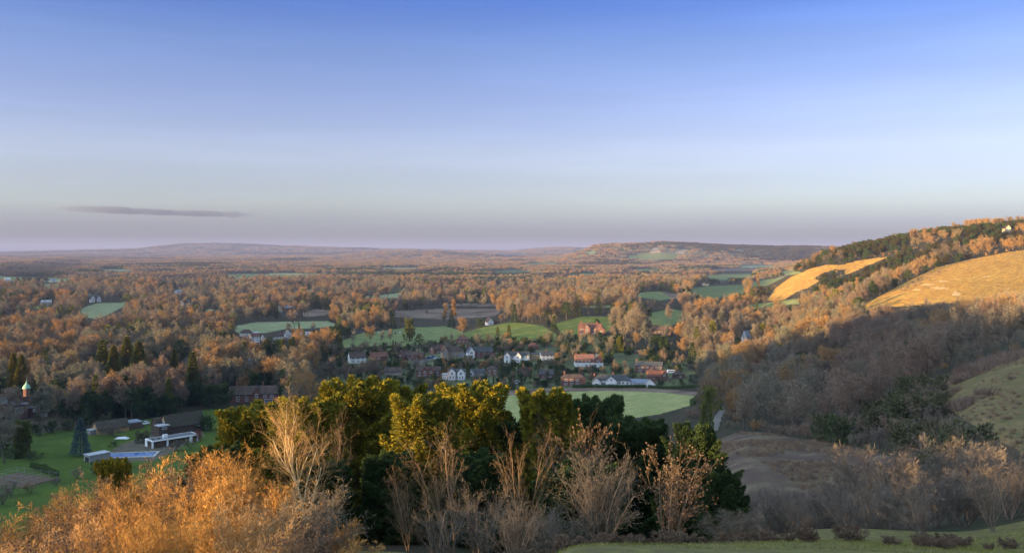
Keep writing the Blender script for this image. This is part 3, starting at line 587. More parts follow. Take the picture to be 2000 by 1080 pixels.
def mk(name, P, m, parent=None, loc=None, swap=None):
    V = []; Fq = []
    for vs, fs in P:
        b = len(V); V += list(vs); Fq += [tuple(i+b for i in f) for f in fs]
    me = bpy.data.meshes.new(name); me.from_pydata(V, [], Fq); me.materials.append(m); me.update(); return link(name, me, parent, loc)
def slab(a, b, c, d, t=.18):
    a, b, c, d = map(Vector, (a, b, c, d)); n = (b-a).cross(d-a).normalized()
    if n.z < 0: n = -n
    return ([tuple(v) for v in (a, b, c, d)]+[tuple(v+n*t) for v in (a, b, c, d)], [(0, 3, 2, 1), (4, 5, 6, 7), (0, 1, 5, 4), (1, 2, 6, 5), (2, 3, 7, 6), (3, 0, 4, 7)])
def roof_parts(cx, cy, w, d, H, RH, ax, over=.45):
    P = []
    if ax == 'x':
        x0, x1 = cx-w/2-over*.6, cx+w/2+over*.6; k = over*RH/(d/2)
        P.append(slab((x0, cy-d/2-over, H-k), (x1, cy-d/2-over, H-k), (x1, cy, H+RH), (x0, cy, H+RH))); P.append(slab((x0, cy+d/2+over, H-k), (x1, cy+d/2+over, H-k), (x1, cy+.003, H+RH-.003), (x0, cy+.003, H+RH-.003)))
    elif ax == 'y':
        y0, y1 = cy-d/2-over*.6, cy+d/2+over*.6; k = over*RH/(w/2)
        P.append(slab((cx-w/2-over, y0, H-k), (cx-w/2-over, y1, H-k), (cx, y1, H+RH), (cx, y0, H+RH))); P.append(slab((cx+w/2+over, y0, H-k), (cx+w/2+over, y1, H-k), (cx+.003, y1, H+RH-.003), (cx+.003, y0, H+RH-.003)))
    elif ax == 'hip':
        o = over; e = min(w, d)/2*.95; x0, x1, y0, y1 = cx-w/2-o, cx+w/2+o, cy-d/2-o, cy+d/2+o
        if w >= d: r0, r1 = (x0+e, cy, H+RH), (x1-e, cy, H+RH)
        else: r0, r1 = (cx, y0+e, H+RH), (cx, y1-e, H+RH)
        V = [(x0, y0, H), (x1, y0, H), (x1, y1, H), (x0, y1, H), r0, r1]
        P.append((V, [(0, 1, 5, 4), (1, 2, 5), (2, 3, 4, 5), (3, 0, 4), (3, 2, 1, 0)] if w >= d else [(0, 1, 4), (1, 2, 5, 4), (2, 3, 5), (3, 0, 4, 5), (3, 2, 1, 0)]))
    else:
        bx(P, cx-w/2-.25, cx+w/2+.25, cy-d/2-.25, cy+d/2+.25, H, H+RH)
    return P
def wall_part(cx, cy, w, d, z0, H, RH, ax):
    P = []; bx(P, cx-w/2, cx+w/2, cy-d/2, cy+d/2, z0, H)
    if ax == 'x': P.append(([(cx-w/2, cy-d/2, H), (cx-w/2, cy+d/2, H), (cx-w/2, cy, H+RH), (cx+w/2, cy-d/2, H), (cx+w/2, cy+d/2, H), (cx+w/2, cy, H+RH)], [(0, 2, 1), (3, 4, 5), (0, 3, 5, 2), (1, 2, 5, 4)]))
    if ax == 'y': P.append(([(cx-w/2, cy-d/2, H), (cx+w/2, cy-d/2, H), (cx, cy-d/2, H+RH), (cx-w/2, cy+d/2, H), (cx+w/2, cy+d/2, H), (cx, cy+d/2, H+RH)], [(0, 1, 2), (3, 5, 4), (0, 2, 5, 3), (1, 4, 5, 2)]))
    return P
def window(root, face, u, v, z, w, h, bars=1):
    """face f: wall plane y=v facing the front; l / r: wall plane x=v"""
    F_ = []; P_ = []
    def b3(L, a0, a1, n0, n1, z0, z1):
        if face == 'f': bx(L, a0, a1, v-n1, v-n0, z0, z1)
        elif face == 'l': bx(L, v-n1, v-n0, a0, a1, z0, z1)
        else: bx(L, v+n0, v+n1, a0, a1, z0, z1)
    f = .11; b3(F_, u-w/2, u-w/2+f, .003, .09, z, z+h); b3(F_, u+w/2-f, u+w/2, .003, .09, z, z+h); b3(F_, u-w/2+f, u+w/2-f, .003, .09, z, z+f); b3(F_, u-w/2+f, u+w/2-f, .003, .09, z+h-f, z+h)
    n = max(1, int(round(w/.75))) if bars else 1
    for i in range(1, n): x = u-w/2+w*i/n; b3(F_, x-.045, x+.045, .003, .085, z+f, z+h-f)
    b3(P_, u-w/2+f, u+w/2-f, .003, .035, z+f, z+h-f)
    o = mk('window', F_, HM['frame'], root); mk('pane', P_, HM['pane'], o); return o
def house(name, label, px, row, rot, blocks, cat='house', y0=300, group=None, Y=None, chim=(), wins=(), keep=True, kpad=1.0, trim=(), doors=(), floor=None):
    """blocks: (cx, cy, w, d, H, RH, axis, wall, roof[, lower wall, lower height]); wins: (face,u,plane,z,w,h); trim: gable boards (cx, y, w, H, RH)"""
    p = atY(px, Y) if Y else at(px, row, y0); root = empty(name, (p.x, p.y, p.z), R(rot)-math.atan2(p.x, p.y)); tag(root, label, cat, group)
    p.z += 0; walls = {}; roofs = {}
    for b in blocks:
        cx, cy, w_, d_, H, RH, ax, wm, rm = b[:9]
        z0 = -1.5
        if len(b) > 9: walls.setdefault(b[9], []).extend(wall_part(cx, cy, w_+.08, d_+.08, z0, b[10], 0, 'n')); walls.setdefault(wm, []).extend(wall_part(cx, cy, w_, d_, b[10], H, RH, ax))
        else: walls.setdefault(wm, []).extend(wall_part(cx, cy, w_, d_, z0, H, RH, ax))
        roofs.setdefault(rm, []).extend(roof_parts(cx, cy, w_, d_, H, RH, ax))
    for k, P in walls.items(): mk('wall', P, HM[k], root)
    ro = None
    for k, P in roofs.items(): r_ = mk('roof', P, HM[k], root); ro = ro or r_
    for (cx, cy, zb, zt, s) in chim:
        P = []; bx(P, cx-s/2, cx+s/2, cy-s/2, cy+s/2, zb, zt); bx(P, cx-s/2-.08, cx+s/2+.08, cy-s/2-.08, cy+s/2+.08, zt, zt+.15); bx(P, cx-.15, cx+.15, cy-.15, cy+.15, zt+.15, zt+.6); mk('chimney', P, HM['brick'], ro)
    for (face, u, v, z, w_, h_) in wins: window(root, face, u, v, z, w_, h_)
    for (cx, y, w_, H, RH) in trim:
        P = []; t = .32
        for s in (-1, 1): P.append(([(cx+s*(w_/2+.5), y-.12, H-.5*RH/(w_/2)), (cx+s*(w_/2+.5), y-.12, H-.5*RH/(w_/2)+t), (cx, y-.12, H+RH+t), (cx, y-.12, H+RH), (cx+s*(w_/2+.5), y-.004, H-.5*RH/(w_/2)), (cx+s*(w_/2+.5), y-.004, H-.5*RH/(w_/2)+t), (cx, y-.004, H+RH+t), (cx, y-.004, H+RH)], [(0, 1, 2, 3), (7, 6, 5, 4), (1, 5, 6, 2), (0, 3, 7, 4), (0, 4, 5, 1)]))
        mk('gable_trim', P, HM['frame'], root)
    for (u, v, w_, h_) in doors: P = []; bx(P, u-w_/2, u+w_/2, v-.06, v-.003, 0, h_); mk('door', P, HM['door'], root)
    if keep:
        xs = [b[0]-b[2]/2 for b in blocks]+[b[0]+b[2]/2 for b in blocks]; zt = max(b[4]+b[5] for b in blocks); c = math.cos(R(rot)) if abs(rot) < 60 else .6; m = F/p.y
        x0, x1 = px+min(xs)*c*m, px+max(xs)*c*m; rb = HR+(CZ-p.z)*m; KEEP.append(([(x0, rb-zt*m*kpad), (x1, rb-zt*m*kpad), (x1, rb-.25*zt*m), (x0, rb-.25*zt*m)], p.y))
    return root
def row_w(face, us, v, zs, w_, h_): return [(face, u, v, z, w_, h_) for z in zs for u in us]
KEEP = []
# the village, from left to right and back to front
house('house', 'red brick house with white lower walls, terracotta roof and a wide front gable', 1150, 714, 8, [(-3.5, 0, 14, 9, 5.6, 2.9, 'x', 'orange_brick', 'terracotta', 'white', 2.8), (6.2, -1, 7, 12, 5.4, 3.2, 'y', 'orange_brick', 'slate', 'white', 2.8)],
      wins=row_w('f', (-8.6, -5.8, -2.6, -.2), -4.5, (3.6,), 1.3, 1.1)+[('f', 6.2, -7, 3.5, 2.2, 1.2), ('f', 4.8, -7, .7, 1.6, 1.3), ('f', -7, -4.5, .8, 1.6, 1.2), ('f', -2, -4.5, .6, 2, 1.6)], trim=[(6.2, -7, 7, 5.4, 3.2)], chim=[(-9.5, 0, 7, 9.6, .9)])
house('mansion', 'large red brick mansion with steep red roofs and dark gables on the upper lawn', 1155, 654, -4, [(-1, 0, 21, 10, 6.2, 4.2, 'x', 'brick', 'redtile'), (-3.5, -3, 6, 8, 6.4, 3.4, 'y', 'brick', 'redtile'), (9.2, -2, 7, 9, 5.0, 3.0, 'y', 'brick', 'redtile')],
      wins=row_w('f', (-9, -6.8, 1, 3.6), -5, (1, 4), 1.4, 1.6)+row_w('f', (-3.5,), -7, (1, 4.1), 2.6, 1.7)+[('f', -3.5, -7, 7.0, 1.6, 1.3), ('f', 9.2, -6.5, .8, 2.6, 1.5), ('f', 9.2, -6.5, 3.4, 2.2, 1.2)], trim=[(-3.5, -7, 6, 6.4, 3.4), (9.2, -6.5, 7, 5.0, 3.0)], chim=[(-9, 0, 9, 12.2, 1.2), (5, 1, 9, 12, 1.2)])
house('house', 'long two-storey brick house with grey tiled roof, right of the open green lawn', 1268, 727, -6, [(0, 0, 19, 8.5, 5.2, 2.6, 'x', 'brick', 'slate')], wins=row_w('f', (-6.5, -4.4), -4.25, (3.2,), 1.5, 1.2)+row_w('f', (-.8, 2.4, 5.8, 8), -4.25, (3.2,), 1.8, 1.2)+row_w('f', (-6, -1, 5), -4.25, (.6,), 2.4, 1.5), chim=[(-9, 0, 5, 9, .9)], doors=[(2.2, -4.25, 1.2, 2.1)])
house('bungalow', 'long white bungalow with dark hipped roof and two cream front gables behind the field hedge', 1196, 752, -4, [(0, 0, 25, 9, 3.6, 3.4, 'hip', 'white', 'slate'), (-9.8, -4.4, 5.6, 4, 2.7, 2.2, 'y', 'white', 'slate'), (-.3, -4.6, 7.2, 5, 3.6, 3.0, 'y', 'white', 'slate')],
      wins=[('f', -9.8, -6.4, .7, 2.2, 1.2), ('f', -.3, -7.1, 3.7, 1.3, 1.2), ('f', -.3, -7.1, .6, 3.6, 1.3)]+row_w('f', (-5.9, -4.6), -4.5, (.9,), 1.1, 1.5)+row_w('f', (5, 7.4, 10), -4.5, (1.6,), 1.5, 1.4), trim=[(-9.8, -6.4, 5.6, 2.7, 2.2), (-.3, -7.1, 7.2, 3.6, 3.0)], chim=[(-12, 1, 3, 7, .8), (.5, .5, 5, 8.2, .9)])
house('cottage', 'low white cottage wing with red roof right of the long bungalow', 1255, 754, -6, [(-2, 0, 12, 6, 2.7, 1.8, 'x', 'white', 'bluegrey'), (5.2, -1.5, 6, 7, 2.7, 2.6, 'y', 'white', 'redtile')], wins=row_w('f', (-7, -5.2, -3.4, -1.6, .2), -3, (.5,), .9, 1.7)+[('f', 5.2, -5, .7, 2.4, 1.3)], trim=[(5.2, -5, 6, 2.7, 2.6)], chim=[(7.4, -1, 3, 6, .8)])
house('house', 'red-brown gabled house behind the low white cottage wing', 1288, 742, 12, [(-2, 0, 13, 8, 3, 3.6, 'x', 'weather', 'redtile'), (2, -2.5, 5, 7, 3.2, 3.0, 'y', 'weather', 'redtile')], wins=[('f', 2, -6, 3.4, 1.3, 1.2), ('f', 6, -4, .9, 1.8, 1.2), ('f', -5, -4, .8, 1.8, 1.2)], chim=[(-6, 0, 5, 8, .8)])
house('house', 'two-storey brick house with dark roof at the left end of the field hedge', 1120, 752, 0, [(0, 0, 16, 8, 5.0, 2.3, 'hip', 'brick', 'darktile')], wins=row_w('f', (-5, -1.2, 2.6), -4, (.6, 3.2), 2.0, 1.2), chim=[(-6, 0, 5, 9, .8)])
house('house', 'white gabled house half hidden behind bare trees in the village centre', 1010, 706, -8, [(0, 0, 19, 8, 5.2, 2.6, 'x', 'white', 'slate'), (-7, -3, 5, 6, 5.0, 2.4, 'y', 'white', 'slate'), (1.5, -3, 5, 6, 5.0, 2.8, 'y', 'white', 'slate')], wins=row_w('f', (-7, 1.5), -6, (.7, 3.3), 1.5, 1.2)+row_w('f', (-3, 5, 8), -4, (.7, 3.3), 1.4, 1.2), chim=[(-3, 0, 7, 9, .8)])
house('house', 'ochre walled house with flat dark roof beside the white gabled house', 1046, 702, -5, [(0, 0, 7, 7, 4.6, .4, 'n', 'ochre', 'slate')], wins=[('f', 0, -3.5, 2.4, 1.4, 1.2), ('f', -1.5, -3.5, .5, 1.4, 1.2)])
house('house', 'small white rendered house under a slate roof right of the ochre one', 1067, 703, 15, [(0, 0, 10, 7, 4.2, 2.6, 'x', 'white', 'slate')], wins=row_w('f', (-3, 0, 3), -3.5, (.6, 2.8), 1.3, 1.1), chim=[(0, 0, 5, 8, .8)])
house('house', 'brick house with a white front gable at its left end and long slate roof', 936, 698, 10, [(2, 1, 17, 8, 5.0, 3.6, 'x', 'orange_brick', 'slate'), (-7.5, -1.5, 5.6, 9, 5.2, 4.0, 'y', 'white', 'slate'), (10, -3, 7, 6, 2.8, 2.6, 'y', 'orange_brick', 'slate')], wins=[('f', -7.5, -6, 3.9, 2.4, 1.5), ('f', -7.5, -6, .8, 2.2, 1.3)]+row_w('f', (-1, 3.6), -3, (.7, 3.4), 1.5, 1.2)+[('f', 10, -6, .6, 3, 1.5)], trim=[(-7.5, -6, 5.6, 5.2, 4.0)], chim=[(-9.5, 2, 6, 11, .9)])
house('house', 'stone-coloured house with pointed gables, dark roof and glazed bays by the village road', 881, 697, 12, [(2, 1, 16, 9, 5.2, 4.0, 'hip', 'stone', 'darktile'), (-6, -2, 5, 9, 5.4, 3.6, 'y', 'stone', 'darktile'), (8, -4, 6, 4, 2.6, .4, 'n', 'grey', 'bluegrey')], wins=row_w('f', (-6,), -6.5, (.8, 3.8), 1.5, 1.6)+row_w('f', (-1, 2.4), -3.5, (.8, 3.4), 1.5, 1.7)+row_w('f', (6.2, 8, 9.8), -6, (.5,), 1.4, 1.8), chim=[(-8, 0, 6, 11, .8)])
house('house', 'small orange brick gabled house behind the parked cars', 852, 690, 30, [(0, 0, 9, 7, 3.8, 3.2, 'x', 'orange_brick', 'darktile')], wins=[('l', 0, -4.5, 3.4, 1.2, 1.1), ('f', 0, -3.5, .8, 2, 1.2)])
house('house', 'brick house with a white edged front gable above the bend of the road', 795, 703, -14, [(3, 1, 13, 7, 4.4, 2.6, 'x', 'brick', 'darktile'), (-4, -1.5, 5.6, 8, 4.6, 3.4, 'y', 'brick', 'darktile'), (11, 1.5, 6, 6, 3.6, 2.2, 'x', 'weather', 'darktile')], wins=row_w('f', (-4,), -5.5, (.8, 3.5), 1.9, 1.3)+row_w('f', (1, 5.2), -2.5, (2.9,), 1.7, 1.2)+[('f', 3, -2.5, .6, 2, 1.2)], trim=[(-4, -5.5, 5.6, 4.6, 3.4)])
house('house', 'symmetrical red brick house with twin centre gables and dark wings', 837, 736, -6, [(0, 1, 17, 8, 4.6, 2.6, 'x', 'brick', 'darktile'), (-2, -2, 4.2, 7, 5.0, 2.6, 'y', 'brick', 'redtile'), (2.3, -2, 4.2, 7, 5.0, 2.6, 'y', 'brick', 'redtile')], wins=row_w('f', (-2, 2.3), -5.5, (.7, 3.4), 1.6, 1.3)+row_w('f', (-6, 6.3), -3, (.8, 3.1), 1.9, 1.2), doors=[(.15, -5.52, 1.3, 2.2)])
house('villa', 'bright white two-gabled villa above a small lawn in the village front', 892, 739, -4, [(0, 1, 12, 8, 5.6, .8, 'x', 'white', 'slate'), (-3, -2, 5, 7, 5.2, 2.4, 'y', 'white', 'slate'), (3.2, -2, 5, 7, 5.2, 2.4, 'y', 'white', 'slate'), (-8, 0, 4, 6, 3, .3, 'n', 'white', 'flatroof')], wins=row_w('f', (-3, 3.2), -5.5, (3.2,), 1.5, 1.7)+row_w('f', (-4, -2, .6, 2.6, 4.4), -5.52, (.3,), .9, 2.2))
house('house', 'small orange brick house with white windows in front of the bare trees', 961, 733, 4, [(0, 0, 7, 6, 4.8, 2.0, 'hip', 'orange_brick', 'darktile')], wins=row_w('f', (-1.8, 1.8), -3, (.5, 3), 1.5, 1.3), kpad=.8)
house('bungalow', 'low grey bungalow with a small white gable right of the white villa', 931, 733, -8, [(1, 0, 10, 6, 2.6, 2.0, 'x', 'grey', 'slate'), (-3.5, -1.5, 4, 6, 2.6, 2.2, 'y', 'white', 'slate')], wins=[('f', -3.5, -4.5, .8, 1.8, 1.2), ('f', 2, -3, .7, 2.2, 1.2)], trim=[(-3.5, -4.5, 4, 2.6, 2.2)])
house('cottage', 'brown hip-roofed cottage catching the sun on the slope above the village', 904, 670, 5, [(0, 0, 12, 8, 3.6, 3.2, 'hip', 'orange_brick', 'darktile')], wins=row_w('f', (-3.6, 0, 3.6), -4, (1,), 1.6, 1.3), chim=[(0, 0, 5, 8, .9)])
house('house', 'white house with brown roof and white end gable behind the tall bare trees', 697, 708, 14, [(0, 0, 13, 8, 4.6, 3.8, 'x', 'white', 'darktile')], wins=row_w('f', (-4, 0, 4), -4, (.8, 3.1), 1.5, 1.2)+[('r', 0, 6.5, 4.6, 1.2, 1.2)], kpad=.9)
house('house', 'house with a red-brown roof between the white house and the brick gable', 740, 705, 4, [(0, 0, 14, 8, 4, 3.2, 'x', 'brick', 'redtile')], wins=[('f', -5, -4, 2, 1.8, 1.3), ('f', 0, -4, 2, 1.8, 1.2)], kpad=.8)
house('bungalow', 'bungalow with brown roof and pale front left of the twin gabled house', 768, 732, -10, [(0, 0, 12, 7, 2.7, 2.8, 'x', 'stone', 'darktile')], wins=row_w('f', (-3.6, 0, 3.4), -3.5, (.8,), 2, 1.3))
house('house', 'dark-roofed brick house beside the bare trees, left of the two-storey brick house', 1066, 738, 10, [(0, 0, 10, 7, 2.8, 3, 'x', 'brick', 'slate')], wins=[('f', -2, -3.5, .8, 1.8, 1.2), ('f', 2.4, -3.5, .8, 1.8, 1.2)])
house('cottage', 'small red cottage among the shrubs above the village', 1042, 682, 8, [(0, 0, 8, 6, 2.8, 2.6, 'hip', 'brick', 'redtile')], wins=[('f', 0, -3, .8, 1.8, 1.2)])
house('outbuilding', 'small brown outbuilding at the right end of the village', 1325, 738, 8, [(0, 0, 8, 6, 2.5, 2.2, 'hip', 'weather', 'darktile')], wins=[('f', 1, -3, .8, 1.2, 1)])
house('house', 'brown-roofed house glimpsed between the tall bare trees above the village', 1292, 652, -8, [(0, 0, 18, 8, 4, 3.4, 'x', 'weather', 'darktile')], wins=row_w('f', (-5, -1, 4), -4, (1.2,), 1.8, 1.3), kpad=.7)
house('house', 'white house front glimpsed through orange trees near the right wood', 1424, 672, 15, [(0, 0, 7, 7, 6, 2.6, 'y', 'white', 'slate')], wins=row_w('f', (-1.6, 1.6), -3.5, (1, 4), 1.2, 1.4), kpad=.9)
house('house', 'pale blue-white gable glimpsed beside the tall dark tree', 1457, 668, -25, [(0, 0, 5, 8, 5, 5, 'y', 'white', 'bluegrey')], wins=[('f', 0, -4, 3.5, 1.2, 1.4)])
house('cottage', 'white gabled cottage catching the sun at the wood edge above the fields', 956, 634, 20, [(0, 0, 7, 8, 3.4, 4.2, 'y', 'white', 'darktile'), (7, 1, 8, 6, 2.8, 2.4, 'x', 'weather', 'darktile')], wins=[('f', 0, -4, 1, 1.6, 1.4)])
house('farmhouse', 'sunlit gabled farmhouse with long blue-grey roof beyond the frosty field', 553, 608, 14, [(-7, -2, 9, 11, 5, 4.5, 'y', 'cream', 'darktile'), (6, 1, 22, 9, 4.6, 3.6, 'x', 'weather', 'bluegrey')], wins=[('f', -7, -7.5, 1.5, 2, 1.6)])
# cluster left of centre
house('house', 'white house with bright red roof at the left end of the village terrace', 497, 668, 12, [(0, 0, 8, 9, 6, 2.6, 'x', 'white', 'redtile'), (-8, 0, 6, 8, 3.4, 3, 'y', 'white', 'slate')], wins=row_w('f', (-2, 2), -4.5, (1, 3.8), 1.3, 1.4))
house('terrace_row', 'long white terrace with dark roofs stepping up to a white gable', 545, 664, 24, [(-12, 0, 10, 8, 3.8, 2.8, 'x', 'white', 'darktile'), (-2, 0, 10, 8, 4.1, 2.8, 'x', 'white', 'darktile'), (8, 0, 10, 8, 4.4, 2.8, 'x', 'white', 'darktile'), (7, -4, 7, 5, 6.2, 3.4, 'y', 'white', 'slate')], wins=row_w('f', (-15, -12, -9, -6, -3, 0), -4, (.8, 2.7), 1.2, 1.1)+row_w('f', (5.4, 8.6), -6.5, (1, 4), 1.3, 1.3), trim=[(7, -6.5, 7, 6.2, 3.4)], chim=[(-7, 0, 5, 8.4, .9), (3, 0, 5.5, 8.8, .9), (11, 0, 6, 9, .9)])
house('house', 'low white building with flat pale roof right of the white terrace', 594, 656, 0, [(0, 0, 13, 7, 3.4, .5, 'n', 'white', 'flatroof')], wins=row_w('f', (-4, 0, 4), -3.5, (.9,), 2, 1.4))
house('house', 'dark-roofed barn with white side above the red-roofed house', 481, 656, 10, [(0, 0, 12, 8, 3.4, 3.4, 'hip', 'white', 'darktile'), (8, 1, 8, 6, 2.8, 1.2, 'x', 'white', 'flatroof')], wins=[('f', 0, -4, 1, 2, 1.3)])
house('house', 'white-walled house with low grey roof under the orange tree left of centre', 482, 712, -6, [(0, 0, 11, 7, 3, 1.8, 'x', 'white', 'bluegrey')], wins=row_w('f', (-3, 1), -3.5, (.8,), 1.8, 1.3), kpad=.8)
house('mansion', 'big shaded red brick house with brown roofs and white windows behind the garden trees', 497, 784, -8, [(-6, 1, 17, 9, 5.0, 4.2, 'x', 'brick', 'darktile'), (2.2, -2.5, 5, 9, 5.4, 3.6, 'y', 'brick', 'darktile'), (9, -2, 11, 10, 5.6, 4.0, 'x', 'brick', 'darktile')],
      wins=row_w('f', (-9, -4), -3.5, (.9, 3.3), 1.7, 1.4)+row_w('f', (2.2,), -7, (.9, 3.6), 1.6, 1.8)+row_w('f', (7, 11), -7, (3.4,), 1.9, 1.5)+[('f', 9, -7, .3, 4.4, 2.2)], chim=[(-10, 1, 8, 11.4, 1.1), (5, 0, 8.5, 11.5, 1.1)])
# far scattered houses
far = [(196, 551, 'white', 'slate', 'white house far off below the wooded ridge at left'), (103, 551, 'white', 'bluegrey', 'pale farm buildings far off at left beside a frosted field'), (14, 549, 'white', 'white', 'tiny white gabled house at the far left edge'), (350, 575, 'white', 'bluegrey', 'white house among dark trees left of the orange poplar'), (931, 536, 'white', 'slate', 'white farmhouse far off among woods near the centre'), (1116, 538, 'white', 'darktile', 'white house far off below the wooded ridge'),
       (1165, 521, 'cream', 'darktile', 'cream house far off in front of the chalk ridge'), (1300, 521, 'white', 'darktile', 'white farmhouse at the foot of the ridge under the quarry'), (1356, 520, 'cream', 'terracotta', 'cream house at the foot of the ridge right of the quarry'), (1467, 523, 'white', 'darktile', 'white house at the right foot of the ridge'), (1378, 558, 'cream', 'darktile', 'pale farmhouse at the edge of the dark green field'), (870, 543, 'white', 'slate', 'pale cottage far off left of the centre farmhouse'),
       (90, 597, 'white', 'flatroof', 'small white building on the lawn edge at far left'), (360, 596, 'white', 'slate', 'white cottage under the orange trees left'), (255, 514, 'cream', 'slate', 'tiny pale building on the distant plain at left'), (965, 502, 'cream', 'slate', 'tiny row of pale buildings on the distant rise'), (680, 531, 'white', 'bluegrey', 'pale roofed barn far off in the middle plain'), (1135, 510, 'white', 'slate', 'tiny white house left under the chalk ridge')]
for px, row, wm, rm, lb in far:
    house('house', lb, px, row, rng0.uniform(-25, 25), [(0, 0, 15, 9, 5.4, 3.6, 'x', wm, rm), (-3, -4, 6, 5, 5.4, 3.2, 'y', wm, rm)], y0=700, wins=row_w('f', (2, 5), -4.5, (1, 3.6), 1.5, 1.4), kpad=1.1)
house('house', 'black and white timbered house with steep gables beside the frosty meadow', 184, 590, 20, [(0, 0, 16, 10, 6, 5, 'x', 'timber', 'slate'), (-5, -5, 7, 7, 6, 5, 'y', 'white', 'slate'), (5, -5, 6, 7, 6, 4.6, 'y', 'white', 'slate')], y0=700, wins=row_w('f', (-5, 5), -8.5, (1, 4), 2, 1.8), trim=[(-5, -8.5, 7, 6, 5), (5, -8.5, 6, 6, 4.6)])
house('house', 'pale house with steep gable high on the wooded ridge at right', 1968, 452, 20, [(0, 0, 6, 6, 4.5, 3.6, 'y', 'cream', 'darktile'), (-5, 0, 6, 5, 3.4, 2, 'x', 'cream', 'darktile')], y0=1000, wins=row_w('f', (-1.4, 1.4), -3, (1, 3), 1.1, 1.1), kpad=1.2)
# the domed building at the far left
r_ = house('mansion', 'dark brick mansion with white bay window and green copper cupola among trees at left', 20, 815, -6, [(-8, 2, 24, 12, 8.0, 3.2, 'hip', 'darkbrick', 'slate'), (5, -3, 8, 8, 7.4, .5, 'n', 'darkbrick', 'lead'), (13, -2, 8, 7, 5.0, .4, 'n', 'darkbrick', 'lead'), (16, -4, 6, 6, 3, .4, 'n', 'darkbrick', 'lead')], y0=330,
     wins=row_w('f', (5,), -7, (3.2,), 3.6, 3.0)+row_w('f', (-12, -7, -2), -4, (1, 5), 2, 1.7)+row_w('f', (12, 15), -5.5, (3.2,), 1.4, 1.3)+row_w('f', (15, 17.4), -7, (.6,), 1.4, 1.4), chim=[(-6, 2, 11, 15, 1.1)])
def lathe(prof, cx, cy, n=12):
    V = []; Fq = []
    for r, z in prof:
        for i in range(n): a = 2*math.pi*i/n; V.append((cx+r*math.cos(a), cy+r*math.sin(a), z))
    for j in range(len(prof)-1):
        for i in range(n): Fq.append((j*n+i, j*n+(i+1) % n, (j+1)*n+(i+1) % n, (j+1)*n+i))
    return (V, Fq)
cu = mk('cupola', [lathe([(1.7, 10.6), (1.7, 14.4), (1.9, 14.4), (1.9, 14.8)], 7.5, 2, 8)], HM['orange_brick'], r_)
mk('dome', [lathe([(2.1, 14.8), (1.95, 15.5), (1.45, 16.4), (.75, 17.2), (.3, 18.0), (.1, 19.2), (.02, 19.9)], 7.5, 2, 16)], HM['copper'], cu)
P = []; bx(P, 4.9, 10.1, -.8, 4.8, 7.8, 10.7); mk('tower', P, HM['darkbrick'], r_)

# ------------------------------------------------------------------ cars
CARM = {}
def carmat(n, c): CARM[n] = mat(n+'_car_paint', c, .25, spec=.6); return CARM[n]
TYRE = mat('tyre_rubber', (.02, .02, .02), .9); LAMP = mat('lamp_glass', (.55, .55, .5), .2)
for n, c in (('white', (.75, .76, .78)), ('navy', (.02, .035, .09)), ('blue', (.05, .12, .35)), ('silver', (.42, .43, .45)), ('black', (.02, .02, .025)), ('red', (.3, .03, .03))): carmat(n, c)
def loft(secs):
    """secs: list of (x, halfwidth, z0, z1, topinset)"""
    V = []; Fq = []
    for x, hw, z0, z1, ins in secs: V += [(x, -hw, z0), (x, -hw, z0+(z1-z0)*.55), (x, -hw+ins, z1), (x, hw-ins, z1), (x, hw, z0+(z1-z0)*.55), (x, hw, z0)]
    for j in range(len(secs)-1):
        for i in range(6): k = (i+1) % 6; Fq.append((j*6+i, j*6+k, (j+1)*6+k, (j+1)*6+i))
    n = (len(secs)-1)*6; Fq += [tuple(range(5, -1, -1)), tuple(range(n, n+6))]; return (V, Fq)
def make_car(paint, tall=0, long=4.4, van=False):
    root = empty('parked_car' if not van else 'camper_van'); h = .25*tall; L = long/2
    if van: mk('body', [loft([(-L, .95, .4, 1.2, .1), (-L+.1, 1.0, .3, 2.4, .15), (L-1.6, 1.0, .3, 2.5, .15), (L-.9, 1.0, .3, 1.9, .3), (L-.2, .95, .3, 1.15, .2), (L, .85, .4, .9, .2)])], CARM[paint], root); gz0, gz1 = 1.35, 1.95; cab = [(-L+.5, 1.012, gz0, gz1, .02), (L-1.4, 1.012, gz0, gz1, .02)]
    else:
        mk('body', [loft([(-L, .75, .45, .8+h, .1), (-L+.15, .88, .3, .98+h, .1), (-L+.8, .9, .25, 1.0+h, .1), (L-1.5, .9, .25, .98+h, .1), (L-.4, .86, .28, .82+h, .12), (L, .7, .4, .68+h, .15)])], CARM[paint], root)
        mk('roof', [loft([(-L+.75, .62, 1.3+h, 1.47+h, .05), (-L+1.0, .66, 1.38+h, 1.53+h, .05), (L-2.2, .66, 1.38+h, 1.52+h, .05), (L-1.9, .6, 1.32+h, 1.42+h, .05)])], CARM[paint], root)
        cab = [(-L+.3, .80, .96+h, 1.0+h, .05), (-L+.72, .78, .97+h, 1.44+h, .13), (-L+1.0, .78, .97+h, 1.5+h, .13), (L-2.1, .78, .97+h, 1.48+h, .13), (L-1.25, .76, .95+h, .99+h, .05)]
    mk('windows', [loft(cab)], HM['pane'], root)
    for sx in (-1, 1):
        for sy in (-1, 1):
            n = 12; V = []; x = sx*L*.62; y = sy*(.9 if van else .8)
            for yy in (y-.1, y+.1):
                for i in range(n): a = 2*math.pi*i/n; V.append((x+.33*math.cos(a), yy, .33+.33*math.sin(a)))
            mk('wheel', [(V, [(i, (i+1) % n, n+(i+1) % n, n+i) for i in range(n)]+[tuple(range(n-1, -1, -1)), tuple(range(n, 2*n))])], TYRE, root)
    for sy in (-.6, .6): P = []; bx(P, L-.06 if van else L-.12, L+.02, sy-.16, sy+.16, .55+h, .7+h); mk('headlight', P, LAMP, root)
    return root
